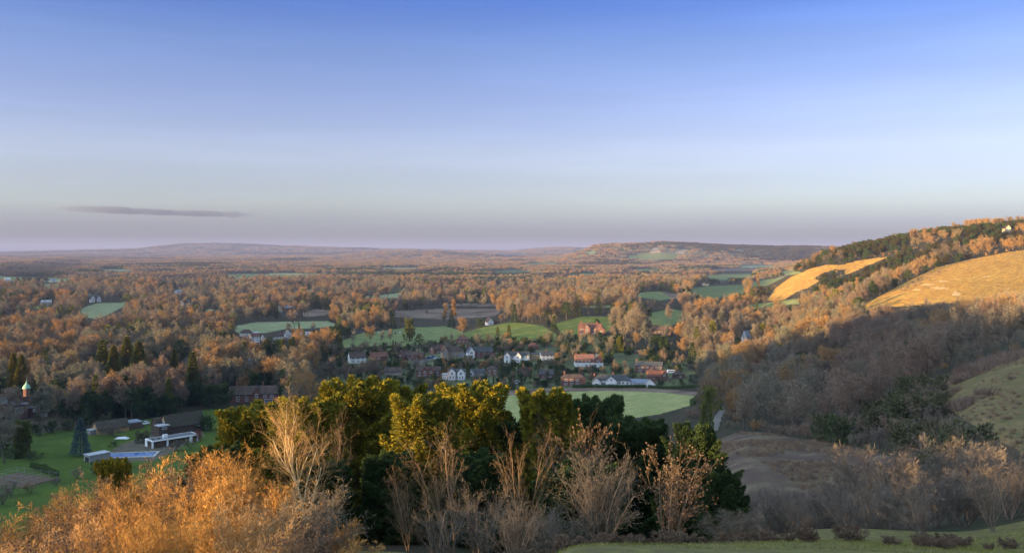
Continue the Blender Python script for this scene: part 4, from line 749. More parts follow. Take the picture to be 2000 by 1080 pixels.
def put_car(paint, px, row, rz, label, tall=0, y0=300, group=None, van=False, long=4.4):
    c = make_car(paint, tall, long, van); p = at(px, row, y0); c.location = (p.x, p.y, p.z+.02); c.rotation_euler = (0, 0, R(rz)); tag(c, label, 'camper van' if van else 'car', group)
put_car('white', 283, 829, 200, 'white estate car parked at the back beside the thatched outbuilding', 1); put_car('navy', 272, 834, 205, 'dark blue car parked in front of the white one by the outbuilding')
put_car('navy', 1164, 722, 10, 'dark blue car parked below the terracotta-roofed house'); put_car('white', 1309, 729, 185, 'white camper van parked beside the long brick house', van=True, long=6.4)
put_car('blue', 813, 706, 60, 'blue car on the lower bend of the village road'); put_car('navy', 838, 700, 20, 'dark car parked in front of the stone gabled house, left of the others'); put_car('blue', 846, 698, 30, 'bright blue car parked nearest to the stone gabled house'); put_car('white', 853, 701, 5, 'white car beside the blue car by the stone house'); put_car('silver', 962, 700, 10, 'silver car outside the house with the white front gable')
put_car('white', 1010, 750, 15, 'white van alone on the drive below the bare trees', van=True, long=5.)
for i, (px, pt) in enumerate([(692, 'white'), (699, 'navy'), (704, 'blue'), (711, 'silver'), (740, 'white'), (747, 'navy'), (758, 'silver'), (772, 'black'), (781, 'white')]):
    put_car(pt, px, 650+(i % 2)*1.5, 80+i*3, ['white', 'dark', 'blue', 'silver', 'white', 'dark', 'silver', 'black', 'white'][i]+' car in the distant row parked behind the oak meadow', group='distant row of parked cars behind the oak meadow')
# ------------------------------------------------------------------ the pool garden
def G(px, row): return at(px, row, 300)
m1 = house('house', 'dark-tiled barn-like house with timber gable behind the white extension', 352, 846, 24, [(2, 2, 19, 8, 4.4, 5.0, 'x', 'timber', 'mossy'), (-6, 5, 10, 6.5, 4.4, 3.8, 'x', 'timber', 'darktile'), (-9.6, -1.5, 5, 5, 5.4, .35, 'n', 'timber', 'flatroof')],
      wins=[('l', 2, -7.56, 5.0, 1.9, 1.5), ('f', -9.6, -4, 3.9, 2.4, 1.1), ('f', 8, -2, 2.7, 1.8, 1.5)], cat='house')
for n, P_ in (('wall', None),): P = []; bx(P, -7.56, -7.45, -2.0, 6.0, -1, 4.4); P.append(([(-7.56, -2, 4.4), (-7.56, 6, 4.4), (-7.56, 2, 9.38), (-7.47, -2, 4.4), (-7.47, 6, 4.4), (-7.47, 2, 9.38)], [(0, 2, 1), (3, 4, 5), (0, 3, 5, 2), (1, 2, 5, 4)])); mk('gable_wall', P, HM['ochre'], m1)
p = G(342, 868); ex = empty('garden_room', p, R(24)-math.atan2(p.x, p.y)); tag(ex, 'modern white flat-roofed glass garden room in front of the dark barn house', 'garden room')
P = []; bx(P, -11, 11, -1, 7, 2.9, 3.4); mk('roof', P, HM['frame'], ex)
P = []; bx(P, -10.4, 10.4, -.4, 6.4, 3.403, 3.47); mk('roof_membrane', P, HM['lead'], ex)
for x0, x1 in ((-11, -10.3), (-4.2, -3.4), (6.6, 8), (10.3, 11)): P = []; bx(P, x0, x1, -.8, -.2, -1, 2.9); mk('column', P, HM['frame'], ex)
P = []; bx(P, -10.3, 10.3, -.1, 6.3, -1, 2.9); mk('glass_wall', P, HM['interior'], ex)
P = []; bx(P, -11.02, -10.5, 4.8, 7, -1, 2.9); bx(P, -5, -3, 1, 2.4, 3.47, 5.0); mk('chimney_block', P, HM['frame'], ex)
KEEP.append((box(288, 402, 800, 868), 450))
ob_ = house('outbuilding', 'low brown outbuilding with tiled roof and grey roof lights beside the lawn', 216, 843, 20, [(0, 0, 15, 8, 2.6, 3.2, 'x', 'ochre', 'mossy'), (10, 2, 10, 8, 3.0, .5, 'n', 'weather', 'bluegrey'), (-8.8, 0, 3, 4, 2.2, .3, 'n', 'grey', 'flatroof')], wins=[('f', -4.6, -4, .6, 1.6, 1.5)], doors=[(-1, -4, 1.4, 2)])
p = G(190, 898); sh = empty('pool_house', p, R(28)-math.atan2(p.x, p.y)); tag(sh, 'grey flat-roofed pool house with a dark panel as its open front beside the pool', 'shed')
P = []; bx(P, -4.5, 4.5, -2.5, 2.5, -1, 2.8); mk('wall', P, HM['grey'], sh); P = []; bx(P, -4.7, 4.7, -2.7, 2.7, 2.803, 3.05); mk('roof', P, HM['flatroof'], sh); P = []; bx(P, -4.56, -4.505, -1.6, 1.6, 0, 2.0); mk('dark_front_panel', P, HM['pane'], sh)  # dark panel on the solid wall stands in for the shaded opening
p = G(256, 889); po = empty('swimming_pool', (p.x, p.y, p.z+.12), R(-14)-math.atan2(p.x, p.y)); tag(po, 'long blue swimming pool with pale paved edge', 'pool')
P = []; bx(P, -11, 11, -5.2, -4, -1, .25); bx(P, -11, 11, 4, 5.2, -1, .25); bx(P, -11, -9.8, -4, 4, -1, .25); bx(P, 9.8, 11, -4, 4, -1, .25); mk('coping', P, HM['conc'], po); P = []; bx(P, -9.8, 9.8, -4, 4, -1, .12); mk('water', P, HM['water'], po)
p = G(238, 856); P = []; rt = random.Random(4); P.append(([(-3.2, -1.2, 0), (3, -1.4, 0), (3.4, 1.2, 0), (-3, 1.3, 0), (-1.5, -.4, .8), (1.6, -.5, 1.0), (1.4, .5, .9), (-1.4, .4, .7)], [(0, 3, 2, 1), (4, 5, 6, 7), (0, 1, 5, 4), (1, 2, 6, 5), (2, 3, 7, 6), (3, 0, 4, 7)])); tag(mk('tarpaulin', P, HM['tarp'], None, p), 'white tarpaulin over a heap on the lawn edge', 'tarpaulin')
# paved court behind the garden room
# wire cage over the vegetable plot at lower left
p = G(42, 938); cg = empty('fruit_cage', p, R(-24)); tag(cg, 'large wire and pole fruit cage at the bottom left of the lawn', 'fruit cage')
for i in range(6):
    for j in range(4): P = []; x, y = -12+i*4.6, -8+j*5; bx(P, x-.04, x+.04, y-.04, y+.04, -.8, 2.5); mk('post', P, HM['pole'], cg)
P = []
for i in range(6): x = -12+i*4.6; bx(P, x-.03, x+.03, -8, 7, 2.503, 2.56)
for j in range(4): y = -8+j*5; bx(P, -12, 11, y-.03, y+.03, 2.563, 2.62)
mk('top_rails', P, HM['pole'], cg); P = []; bx(P, -12, 11, -8, 7, -.8, .25); mk('bed', P, HM['soil'], cg)
KEEP += [(box(165, 300, 872, 900), 400), (box(180, 300, 815, 845), 455), (box(0, 90, 740, 800), 480)]
# hedges
def hedge(label, A, B, h=1.8, wd=1.6, kind='hedge', y0=300, group=None, n=None):
    a, b = at(*A, y0), at(*B, y0); L = (b-a).length; rng = np.random.default_rng(int(A[0])+500); ang = math.atan2(b.y-a.y, b.x-a.x)
    N_ = n or int(L*60); t = rng.uniform(0, 1, N_); side = rng.uniform(-1, 1, N_); top = rng.uniform(0, 1, N_) < .45
    y = np.where(top, side*wd/2, np.sign(side)*wd/2*rng.uniform(.85, 1.1, N_)); z = np.where(top, h*rng.uniform(.9, 1.08, N_), rng.uniform(0, 1, N_)*h)
    D = np.stack([rng.normal(0, .5, N_), np.where(top, 0, np.sign(side)), np.where(top, 1, .5)], 1)
    P = np.stack([t*L, y, z], 1); ns = 24; xs = np.linspace(0, 1, ns); gz = T(a.x+(b.x-a.x)*xs, a.y+(b.y-a.y)*xs)-a.z; P[:, 2] += np.interp(t, xs, gz)
    v, f = leaves(P, D, rng.uniform(.25, .6, N_), rng.uniform(.15, .35, N_), rng); root = empty('hedge', a, ang); tag(root, label, 'hedge', group); link('foliage', fastmesh('foliage', v, [f], [GR[kind]]), root)
    Q = []
    for i in range(ns-1): x0, x1 = xs[i]*L, xs[i+1]*L; g = min(gz[i], gz[i+1]); bx(Q, x0, x1-.01, -wd*.4, wd*.4, g-.5, max(gz[i], gz[i+1])+h*.86)
    mk('stems', Q, GR['dark'], root)  # solid dark box filling the hedge behind its leaves, not separate stems
hedge('long clipped green hedge between the white bungalow and the field', (1118, 757), (1262, 757), 1.8); hedge('lower green hedge curving to the right end of the field', (1266, 758), (1368, 756), 1.5)
hedge('tall diagonal clipped hedge left of the white villa', (842, 741), (874, 724), 2.6); hedge('diagonal hedge climbing behind the grey bungalow', (948, 722), (976, 693), 1.8)
hedge('short clipped hedge above the village green patch', (920, 712), (946, 711), 1.4); hedge('dark hedge along the bottom of the oak meadow', (690, 684), (770, 679), 2.0, kind='dark'); hedge('hedge between the garden lane and the brick houses', (1085, 728), (1180, 726), 1.8, kind='dark')
hedge('hedge along the bottom edge of the garden lawn beside the fruit cage', (62, 912), (112, 930), 1.8, kind='hedge'); hedge('dark hedge at the left edge of the garden lawn', (-20, 886), (34, 896), 3, 3.5, kind='dark')
hedge('brown field hedge right of the green field', (1352, 792), (1392, 765), 3, 3, kind='shrub'); hedge('hedge line above the sloping village meadow', (1130, 688), (1200, 690), 1.6, kind='dark')
def gn_stuff(name, label, cat, items, meshes):
    """one object: points that carry variant, turn and size; a node tree sets a plant on each"""
    keys = sorted(set(i[3] for i in items)); rng = np.random.default_rng(3)
    me = bpy.data.meshes.new(name); me.vertices.add(len(items)); me.vertices.foreach_set('co', np.array([i[:3] for i in items], np.float32).ravel())
    for an, ty, vals in (('v', 'INT', [keys.index(i[3]) for i in items]), ('s', 'FLOAT', [i[4] for i in items]), ('r', 'FLOAT', rng.uniform(0, 6.28, len(items)))):
        at_ = me.attributes.new(an, ty, 'POINT'); at_.data.foreach_set('value', np.array(vals))
    o = link(name, me); tag(o, label, cat, None, 'stuff')
    g = bpy.data.node_groups.new(name+'_nodes', 'GeometryNodeTree'); g.interface.new_socket('Geometry', in_out='INPUT', socket_type='NodeSocketGeometry'); g.interface.new_socket('Geometry', in_out='OUTPUT', socket_type='NodeSocketGeometry')
    N = g.nodes; K = g.links; gi = N.new('NodeGroupInput'); go = N.new('NodeGroupOutput'); jn = N.new('GeometryNodeJoinGeometry')
    def attr(n, t): a = N.new('GeometryNodeInputNamedAttribute'); a.data_type = t; a.inputs[0].default_value = n; return a.outputs[0]
    av, as_, ar = attr('v', 'INT'), attr('s', 'FLOAT'), attr('r', 'FLOAT'); cx = N.new('ShaderNodeCombineXYZ'); K.new(ar, cx.inputs[2])
    for i, k in enumerate(keys):
        src = bpy.data.objects.new('source_'+k, meshes[k])
        oi = N.new('GeometryNodeObjectInfo'); oi.inputs['Object'].default_value = src; oi.inputs['As Instance'].default_value = True
        cmp_ = N.new('FunctionNodeCompare'); cmp_.data_type = 'INT'; cmp_.operation = 'EQUAL'; K.new(av, cmp_.inputs[2]); cmp_.inputs[3].default_value = i
        ip = N.new('GeometryNodeInstanceOnPoints'); K.new(gi.outputs[0], ip.inputs['Points']); K.new(cmp_.outputs[0], ip.inputs['Selection']); K.new(oi.outputs['Geometry'], ip.inputs['Instance']); K.new(cx.outputs[0], ip.inputs['Rotation']); K.new(as_, ip.inputs['Scale']); K.new(ip.outputs[0], jn.inputs[0])
    K.new(jn.outputs[0], go.inputs[0]); md = o.modifiers.new('plants', 'NODES'); md.node_group = g; return o
JM = {}
def jm(k):
    if k not in JM: JM[k] = joined(k, PROTO[k] if k in PROTO else FAR[k])
    return JM[k]
KN = {'shru': ('bare_shrub', 'shrub'), 'bare': ('bare_tree', 'tree'), 'ivy1': ('bare_tree', 'tree'), 'shrub': ('bare_shrub', 'shrub'), 'yewm': ('evergreen_tree', 'tree'), 'cone': ('conifer_tree', 'tree'), 'pine': ('pine_tree', 'tree'), 'popl': ('poplar_tree', 'tree')}
LOOK = {'bare1': 'brown leafless tree', 'bare2': 'wide brown leafless tree', 'bare3': 'grey leafless tree', 'bare4': 'tall narrow grey leafless tree', 'bare5': 'low spreading brown leafless tree', 'bare6': 'rounded grey leafless tree', 'ivy1': 'leafless tree with dark ivy covered trunk',
        'shrub1': 'grey leafless scrub bush', 'shrub2': 'brown leafless scrub bush', 'shrub3': 'low leafless thorn bush', 'yewm1': 'dark green evergreen tree', 'yewm2': 'dull olive yew', 'yewm3': 'leafy garden evergreen', 'cone1': 'tall pointed conifer', 'cone2': 'slim dense conifer', 'cone3': 'dark drooping conifer', 'pine': 'flat topped pine', 'pine2': 'dark spreading cedar', 'poplar': 'slender upright poplar'}
def zone(x, y, z):
    px, row = proj(x, y, z)
    if px > 1390:
        if y < 300: return 'beside the heath clearing'
        if y < 420: return 'on the shaded slope above the heath clearing'
        if y < 640: return 'in the wood below the golden hill'
        return 'at the foot of the golden hill'
    if px < 620:
        if y < 520: return 'behind the pool garden'
        if y < 700: return 'in the wood left of the village'
        return 'in the wood beyond the pool garden'
    if y < 560: return 'below the village houses'
    return 'among the village fields'
def place_woods():
    items = woods(); ind = []; rest = []
    near = sorted([i for i in items if not i[3].startswith('clump')], key=lambda i: -i[5]/i[1]); cnt = {}
    for o in C.objects:
        if o.parent is None and 'label' in o: n_ = o.name.split('.')[0]; cnt[n_] = cnt.get(n_, 0)+1
    print('BEFORE', {k: v for k, v in cnt.items() if v > 15})
    for it in near:
        px, row = proj(it[0], it[1], it[2]); top = proj(it[0], it[1], it[2]+it[5])[1]; fam = it[3][:4]
        if -20 < px < 2020 and top < (880 if px < 1400 else 1000) and cnt.get(KN[fam][0], 0) < {'bare_tree': 298, 'bare_shrub': 298, 'evergreen_tree': 120}.get(KN[fam][0], 45) and it[1] < 1000: cnt[KN[fam][0]] = cnt.get(KN[fam][0], 0)+1; ind.append(it)
        else: rest.append(it)
    for x, y, z, k, s, h in ind:
        nm, cat = KN[k[:4]]; zn = zone(x, y, z)
        plant(k, nm, LOOK[k]+' '+zn, cat, (x, y, z-.2), s, group=LOOK[k]+'s '+zn)
    rest += [i for i in items if i[3].startswith('clump')]
    gn_stuff('woodland', 'leafless brown woods and dark evergreens filling the valley and far hills', 'woodland', [(x, y, z-.3, k, s) for x, y, z, k, s, h in rest], {k: jm(k) for k in set(i[3] for i in rest)})
    print('WOODS', len(ind), len(rest), cnt)
# ------------------------------------------------------------------ single trees one can tell apart, by the height of their tops
PROTO.update({'goldcone': p_cone(70, 22, 7.5, n=7000, L=.85, W=.4, kind='goldcon', droop=.05, gap=1., tiers=14, low=.04), 'bluespruce': p_cone(71, 15, 7.5, n=4200, L=.75, W=.34, kind='blue', droop=-.12, tiers=15), 'bigspruce': p_cone(72, 24, 9, n=9000, L=1.1, W=.45, kind='conifer', droop=-.3, tiers=15, low=.12),
 'cypress': p_yew(73, 20, 7.5, 34, 60, .75, .38, 'conifer', low=.04, plh=.30), 'oliveyew': p_yew(74, 18, 9, 30, 45, .8, .42, 'conifer', low=.12, plh=.22), 'scots': p_flat(75, 22, 9, 'olive', n=14, low=.72), 'willow': p_shrub(76, 6, 'shade', n=2600, wid=.9),
 'bigbare': p_bare(77, 20, 'brown', width=1.15, per=12, tw=.10), 'oak': p_bare(78, 14, 'brown', width=1.35, per=12, clean=.22), 'hugebare': p_bare(79, 24, 'grey', width=.95, per=14, clean=.2)})
def by_top(key, name, label, cat, px, top, h, sxy=1., group=None, y0=260):
    Y = np.exp(np.linspace(math.log(y0), math.log(5000), 3000)); X = (px-1000)/F*Y; g = T(X, Y); rowt = HR+(CZ-g-h)*F/Y; k = np.argmax(rowt <= top)
    hp = h*F/Y[k]; KEEP.append((box(px-hp*.17, px+hp*.17, top, top+hp*.72), Y[k]-14))
    return plant(key, name, label, cat, (X[k], Y[k], g[k]-.2), h=h, sxy=sxy, group=group)
for a in [
 ('bigspruce', 'conifer_tree', 'tall dark-green layered conifer, leftmost of the group in the left wood', 200, 664, 28, 1.15), ('goldcone', 'conifer_tree', 'golden-green bushy conifer second from left in the conifer group', 222, 675, 27, 1.5), ('goldcone', 'conifer_tree', 'tallest golden-green conifer in the left wood group', 248, 657, 29, 1.5), ('goldcone', 'conifer_tree', 'broad golden-green conifer right of the tallest one', 271, 667, 28, 1.7),
 ('goldcone', 'conifer_tree', 'small green conifer standing alone right of the conifer group', 340, 681, 22, 1.3), ('pine2', 'pine_tree', 'dark flat-crowned pine behind the small green conifer', 352, 663, 20, 1), ('bigspruce', 'spruce_tree', 'big shaggy spruce with brown-gold needles behind the barn house', 376, 688, 27, 1.05), ('goldcone', 'conifer_tree', 'dark conifer left of a pair at the far left', 26, 690, 25, 1.3), ('goldcone', 'conifer_tree', 'dark conifer right of a pair at the far left', 42, 694, 24, 1.3),
 ('bigbare', 'bare_tree', 'pale golden leafless tree rising behind the yews', 643, 697, 19, .8), ('bigbare', 'bare_tree', 'broad orange-brown leafless tree rising behind the yews', 722, 697, 18, 1.15), ('oliveyew', 'mixed_tree', 'tall ivy-green tree with orange top at the meadow edge', 800, 622, 22, .85), ('pine2', 'cedar_tree', 'dark spreading cedar beside the tall ivy-green tree', 818, 652, 14, 1), ('poplar', 'poplar_tree', 'tall orange poplar in the field hedge, left of a pair', 866, 592, 24, 1.4), ('poplar', 'poplar_tree', 'tall orange poplar in the field hedge, right of a pair', 889, 584, 26, 1.2),
 ('cone3', 'conifer_tree', 'dark pointed conifer below the tall orange poplars', 882, 605, 20, 1), ('hugebare', 'bare_tree', 'very large grey-brown leafless tree above the long brick house', 1243, 602, 27, 1), ('bare4', 'bare_tree', 'tall orange-topped leafless tree left of the very large grey one', 1200, 600, 22, 1.2), ('bigbare', 'bare_tree', 'rounded orange leafless tree above the camper van', 1324, 628, 21, .95), ('bare2', 'bare_tree', 'orange leafless tree near the brick mansion lawn', 1085, 592, 18, 1.3),
 ('scots', 'pine_tree', 'tall pine with thin bare trunk and small green crown', 1392, 626, 26, .7), ('scots', 'pine_tree', 'bright yellow-green pine above the orange beeches', 1489, 630, 18, 1.1), ('redtree', 'copper_beech', 'russet-red round leafless tree in the shaded wood', 1474, 704, 11, 1.2), ('cone3', 'conifer_tree', 'dark pointed conifer right of the orange wood', 1005, 595, 20, .9), ('poplar', 'poplar_tree', 'bright orange narrow poplar on the left plain', 412, 572, 20, .8), ('poplar', 'poplar_tree', 'pale golden column tree at the far left', 22, 600, 17, 1.4),
 ('cone2', 'conifer_tree', 'dark pointed conifer right of the white villa', 913, 705, 11, 1.3), ('cone2', 'conifer_tree', 'small golden-green conifer above the small brick bungalow', 1075, 705, 7, 1), ('yewm1', 'evergreen_tree', 'round dark bush beside the brick mansion roof', 1166, 622, 7, 1), ('yewm1', 'evergreen_tree', 'wide dark holly under the large grey tree', 1285, 655, 11, 1.6), ('cypress', 'evergreen_tree', 'tall green evergreen left of the large grey tree', 1212, 655, 14, .9), ('yewm1', 'evergreen_tree', 'dark round evergreen right of the red and white house', 1186, 694, 7, 1.1),
 ('yewm1', 'evergreen_tree', 'dark evergreen left of the garden elms in the village wood', 524, 672, 14, .7), ('bare1', 'bare_tree', 'orange-topped leafless tree near the white terrace', 565, 630, 12, 1), ('cone3', 'conifer_tree', 'dark conifer behind the wood edge at the oak meadow', 633, 668, 15, 1), ('bare6', 'bare_tree', 'rounded leafless tree left of the meadow oak', 610, 628, 13, 1), ('cone2', 'conifer_tree', 'slim dark conifer right of the orange-topped tree', 584, 630, 9, 1)]:
    by_top(a[0], a[1], a[2], 'tree', a[3], a[4], a[5], a[6])
def by_base(key, name, label, px, row, top, sxy=1., y0=300, cat='tree'):
    p = at(px, row, y0); return plant(key, name, label, cat, p, h=(row-top)*p.y/F, sxy=sxy)
for a in [('oak', 'oak_tree', 'wide leafless oak standing alone on the frosty meadow', 723, 671, 636, 1.1), ('bare3', 'bare_tree', 'thin leafless tree left of the meadow oak', 690, 676, 643, .7), ('bare3', 'bare_tree', 'thin grey tree just right of the meadow oak', 746, 672, 645, .8), ('bare4', 'bare_tree', 'narrow grey tree second to the right of the meadow oak', 763, 671, 642, .8),
          ('bluespruce', 'blue_spruce', 'blue-grey spruce standing on the garden lawn', 157, 890, 818, 1), ('cypress', 'conifer_tree', 'conical green conifer at the left of the garden lawn', 44, 893, 822, 1.15), ('willow', 'weeping_shrub', 'brown weeping willow in front of the outbuilding', 226, 853, 824, 1.5), ('yewm3', 'garden_shrub', 'round blue-green shrub beside the garden room', 277, 865, 842, 1.2), ('yewm1', 'evergreen_tree', 'dark spreading evergreen beside the barn house trees', 330, 812, 775, 1.3),
          ('bare3', 'bare_tree', 'leafless birch at the left edge beside the lawn', 22, 890, 790, .8), ('cone2', 'conifer_tree', 'dark conifer in the middle of the village meadow', 994, 662, 635, 1.5), ('cone2', 'conifer_tree', 'small cone-shaped conifer on the sunlit slope', 972, 656, 638, 1.5), ('bare3', 'bare_tree', 'small spreading tree in the brown field', 832, 616, 603, 1.3), ('bare3', 'bare_tree', 'lone leafless tree on the pale field', 1308, 632, 594, .9),
          ('yewm3', 'garden_shrub', 'bushy green tree in front of the outbuilding roof', 207, 838, 808, .8), ('redtree', 'bare_shrub', 'reddish bare shrub right of the garden room', 388, 862, 838, 1)]:
    by_base(*a)
# dark trees that stand behind the garden (tall trunks in shade)
def garden_wood():
    rng = np.random.default_rng(8); n = 0; ks = ['bare4', 'ivy1', 'yewm1', 'bare3', 'cone3', 'yewm1', 'bare4']
    X, Y = scatter(rng, 468, 570, 8); z = T(X, Y); px, row = proj(X, Y, z)
    for i in range(len(X)):
        if not (-10 < px[i] < 610) or (95 > px[i]) and Y[i] < 500 or 440 < px[i] < 545 and Y[i] < 535: continue
        k = ks[rng.integers(0, 7)]; hh = rng.uniform(17, 24) if k[0] == 'b' or k[0] == 'i' else rng.uniform(8, 15)
        if not ok_site(X[i:i+1], Y[i:i+1], z[i:i+1], np.array([hh*.8]))[0]: continue
        plant(k, KN[k[:4]][0], 'shaded '+LOOK[k]+' behind the pool garden', 'tree', (X[i], Y[i], z[i]-.2), h=hh, group='dark belt of '+LOOK[k]+'s behind the pool garden')
for i, (k_, px_, row_, top_, nm_, lb_) in enumerate([('bare4', 22, 862, 758, 'bare_tree', 'tall leafless tree standing in front of the dark brick mansion'), ('ivy1', 78, 852, 752, 'bare_tree', 'ivy-clad leafless tree at the right end of the dark brick mansion'), ('bare3', 8, 905, 800, 'bare_tree', 'thin grey leafless tree at the far left edge of the lawn'), ('yewm1', 12, 880, 850, 'evergreen_tree', 'dark round evergreen at the left edge behind the cone-shaped conifer'), ('yewm4', 62, 897, 880, 'garden_shrub', 'low bush at the foot of the cone-shaped conifer'), ('yewm1', 70, 850, 828, 'evergreen_tree', 'dark laurel at the back left corner of the lawn'), ('yewm1', 100, 845, 822, 'evergreen_tree', 'dark laurel at the back of the lawn, second from left'), ('yewm3', 130, 840, 820, 'evergreen_bush', 'dark laurel behind the blue spruce'), ('yewm1', 165, 838, 812, 'evergreen_tree', 'dark holly left of the outbuilding'),
 ('yewm4', 222, 872, 862, 'garden_shrub', 'small brown bush on the lawn beyond the pool'), ('yewm3', 304, 872, 856, 'evergreen_bush', 'yellow-green bush in front of the garden room'), ('shrub3', 345, 880, 860, 'bare_shrub', 'dry bush in front of the garden room columns'), ('shrub2', 372, 876, 855, 'bare_shrub', 'brown dry bush at the right end of the garden room'), ('yewm1', 404, 842, 812, 'evergreen_tree', 'dark bush at the right end of the barn house'),
 ('shrub2', 60, 962, 940, 'bare_shrub', 'dry bush below the fruit cage'), ('shrub1', 20, 968, 938, 'bare_shrub', 'grey bush at the far left below the fruit cage'), ('shrub3', 110, 948, 930, 'bare_shrub', 'low grey bush right of the fruit cage'), ('shrub1', 150, 935, 915, 'bare_shrub', 'grey bush on the lawn edge above the thicket'), ('yewm3', 195, 925, 900, 'evergreen_bush', 'green bush on the lawn edge below the pool house'), ('shrub2', 255, 912, 896, 'bare_shrub', 'brown bush below the swimming pool'), ('yewm4', 85, 915, 905, 'garden_shrub', 'low green bush behind the fruit cage'), ('shrub1', 5, 985, 950, 'bare_shrub', 'grey bush at the bottom left corner of the lawn')]):
    by_base(k_, nm_, lb_, px_, row_, top_, 1.3, 200, 'shrub' if 'tree' not in nm_ else 'tree')
garden_wood()
# shrubs and small trees of the village gardens
def village():
    rng = np.random.default_rng(17); ks = ['yewm3', 'yewm4', 'yewm1', 'shrub1', 'yewm3', 'bare5', 'yewm4', 'yewm1', 'bare3', 'cone2', 'bare6']
    X, Y = scatter(rng, 540, 850, 6.3, .24, -.22); z = T(X, Y); px, row = proj(X, Y, z); ins = inpoly(px, row, VILLAGE)
    lawns = [box(1095, 1120, 712, 722), box(1050, 1085, 680, 697), box(1195, 1250, 695, 722), (box(1140, 1185, 682, 694)), box(870, 925, 742, 756), box(845, 870, 698, 712), box(915, 950, 704, 714), box(1330, 1370, 722, 745), box(800, 856, 690, 718)]
    cnt = 0
    for i in range(len(X)):
        if not ins[i] or rng.uniform() < .12: continue
        if any(inpoly(px[i], row[i], L) for L in lawns): continue
        k = ks[rng.integers(0, len(ks))]; hh = {'yewm3': 3.6, 'yewm4': 2.4, 'shrub1': 3.2, 'shrub2': 3, 'bare5': 6.5, 'shrub3': 2.6, 'yewm1': 5, 'bare3': 7.5, 'bare6': 8, 'cone2': 6}[k]*rng.uniform(.8, 1.45)
        bad = False; m = F/Y[i]
        for P, yb in KEEP:
            if Y[i] < yb+12:
                for dx in (-.4*hh*m, 0, .4*hh*m):
                    for rr_ in (row[i]-hh*m, row[i]-hh*m*.5): bad |= bool(inpoly(px[i]+dx, rr_, P))
            x0, x1 = P[0][0], P[1][0]
            if abs(Y[i]-yb) < 7 and x0-3 < px[i] < x1+3: bad = True
        if bad: continue
        nm = 'evergreen_tree' if k == 'yewm1' else {'yewm': 'evergreen_bush' if k == 'yewm3' else 'garden_shrub', 'shru': 'bare_shrub', 'bare': 'bare_tree', 'cone': 'conifer_tree'}[k[:4]]
        side = 'left' if px[i] < 850 else ('middle' if px[i] < 1090 else 'right'); bk = 'front' if Y[i] < 640 else ('upper' if Y[i] > 730 else 'central')
        plant(k, nm, 'small '+LOOK.get(k, 'brown leafless garden bush' if k == 'shrub3' else 'low leafy green bush')+' among the '+bk+' village gardens at '+side, 'tree' if k[:4] in ('bare', 'cone') else 'shrub', (X[i], Y[i], z[i]-.1), h=hh, sxy=rng.uniform(.9, 1.3), group='small '+k+' plants of the village'.replace(k, LOOK.get(k, 'bush'))+' '+bk+' '+side); cnt += 1
    print('VILLAGE', cnt)
village()
# ------------------------------------------------------------------ foreground
def p_near_shrub(seed, h, kind, stems=9, wid=.5, tips_per=3, tw=.012, dens=1., bark='shade', L=.22, rr=.0075):
    rng = np.random.default_rng(seed)
    spec = [dict(n=int(9*dens), len=.5, ang=.42, start=.12, steps=6, jit=.09, up=.03, rr=.6), dict(n=5, len=.5, ang=.5, start=.15, steps=4, jit=.15, up=.05, rr=.6), dict(n=3, len=.5, ang=.6, start=.2, steps=3, jit=.2, up=.04, rr=.6), dict(n=0, len=.5, ang=.6, start=.2, steps=2, jit=.22, up=.02)]
    segs, tips = grow(rng, h*.78, spec, 0, stems=stems, r0=h*rr, stem_spread=wid)
    vt, ft = tubes([s for s in segs if s[4] == 0], 4); vm, fm = tubes([s for s in segs if s[4] > 0], 3)
    P, D, Ls = fan(tips, tips_per, L, rng, .5); vs, f1, f2 = slivers(P, D, Ls, rng.uniform(.7, 1.4, len(P))*tw, rng)
    return dict(trunk=(vt, [ft]), crown=merge([(vs, [f1, f2], 0), (vm, [fm], 0)])[:2], mats=(TW[bark], TW[kind]), h=h)
TW['pale'] = mat('pale_twigs', (.145, .115, .085), .9, ((.20, .16, .115), 3.), spec=.05)
TW['thorn'] = mat('thorn_twigs', (.19, .13, .08), .9, var=(.16, .11, .07), spec=.05)
TW['leafy'] = mat('dead_leaf_twigs', (.14, .095, .065), .9, ((.19, .13, .085), 3.), spec=.05)
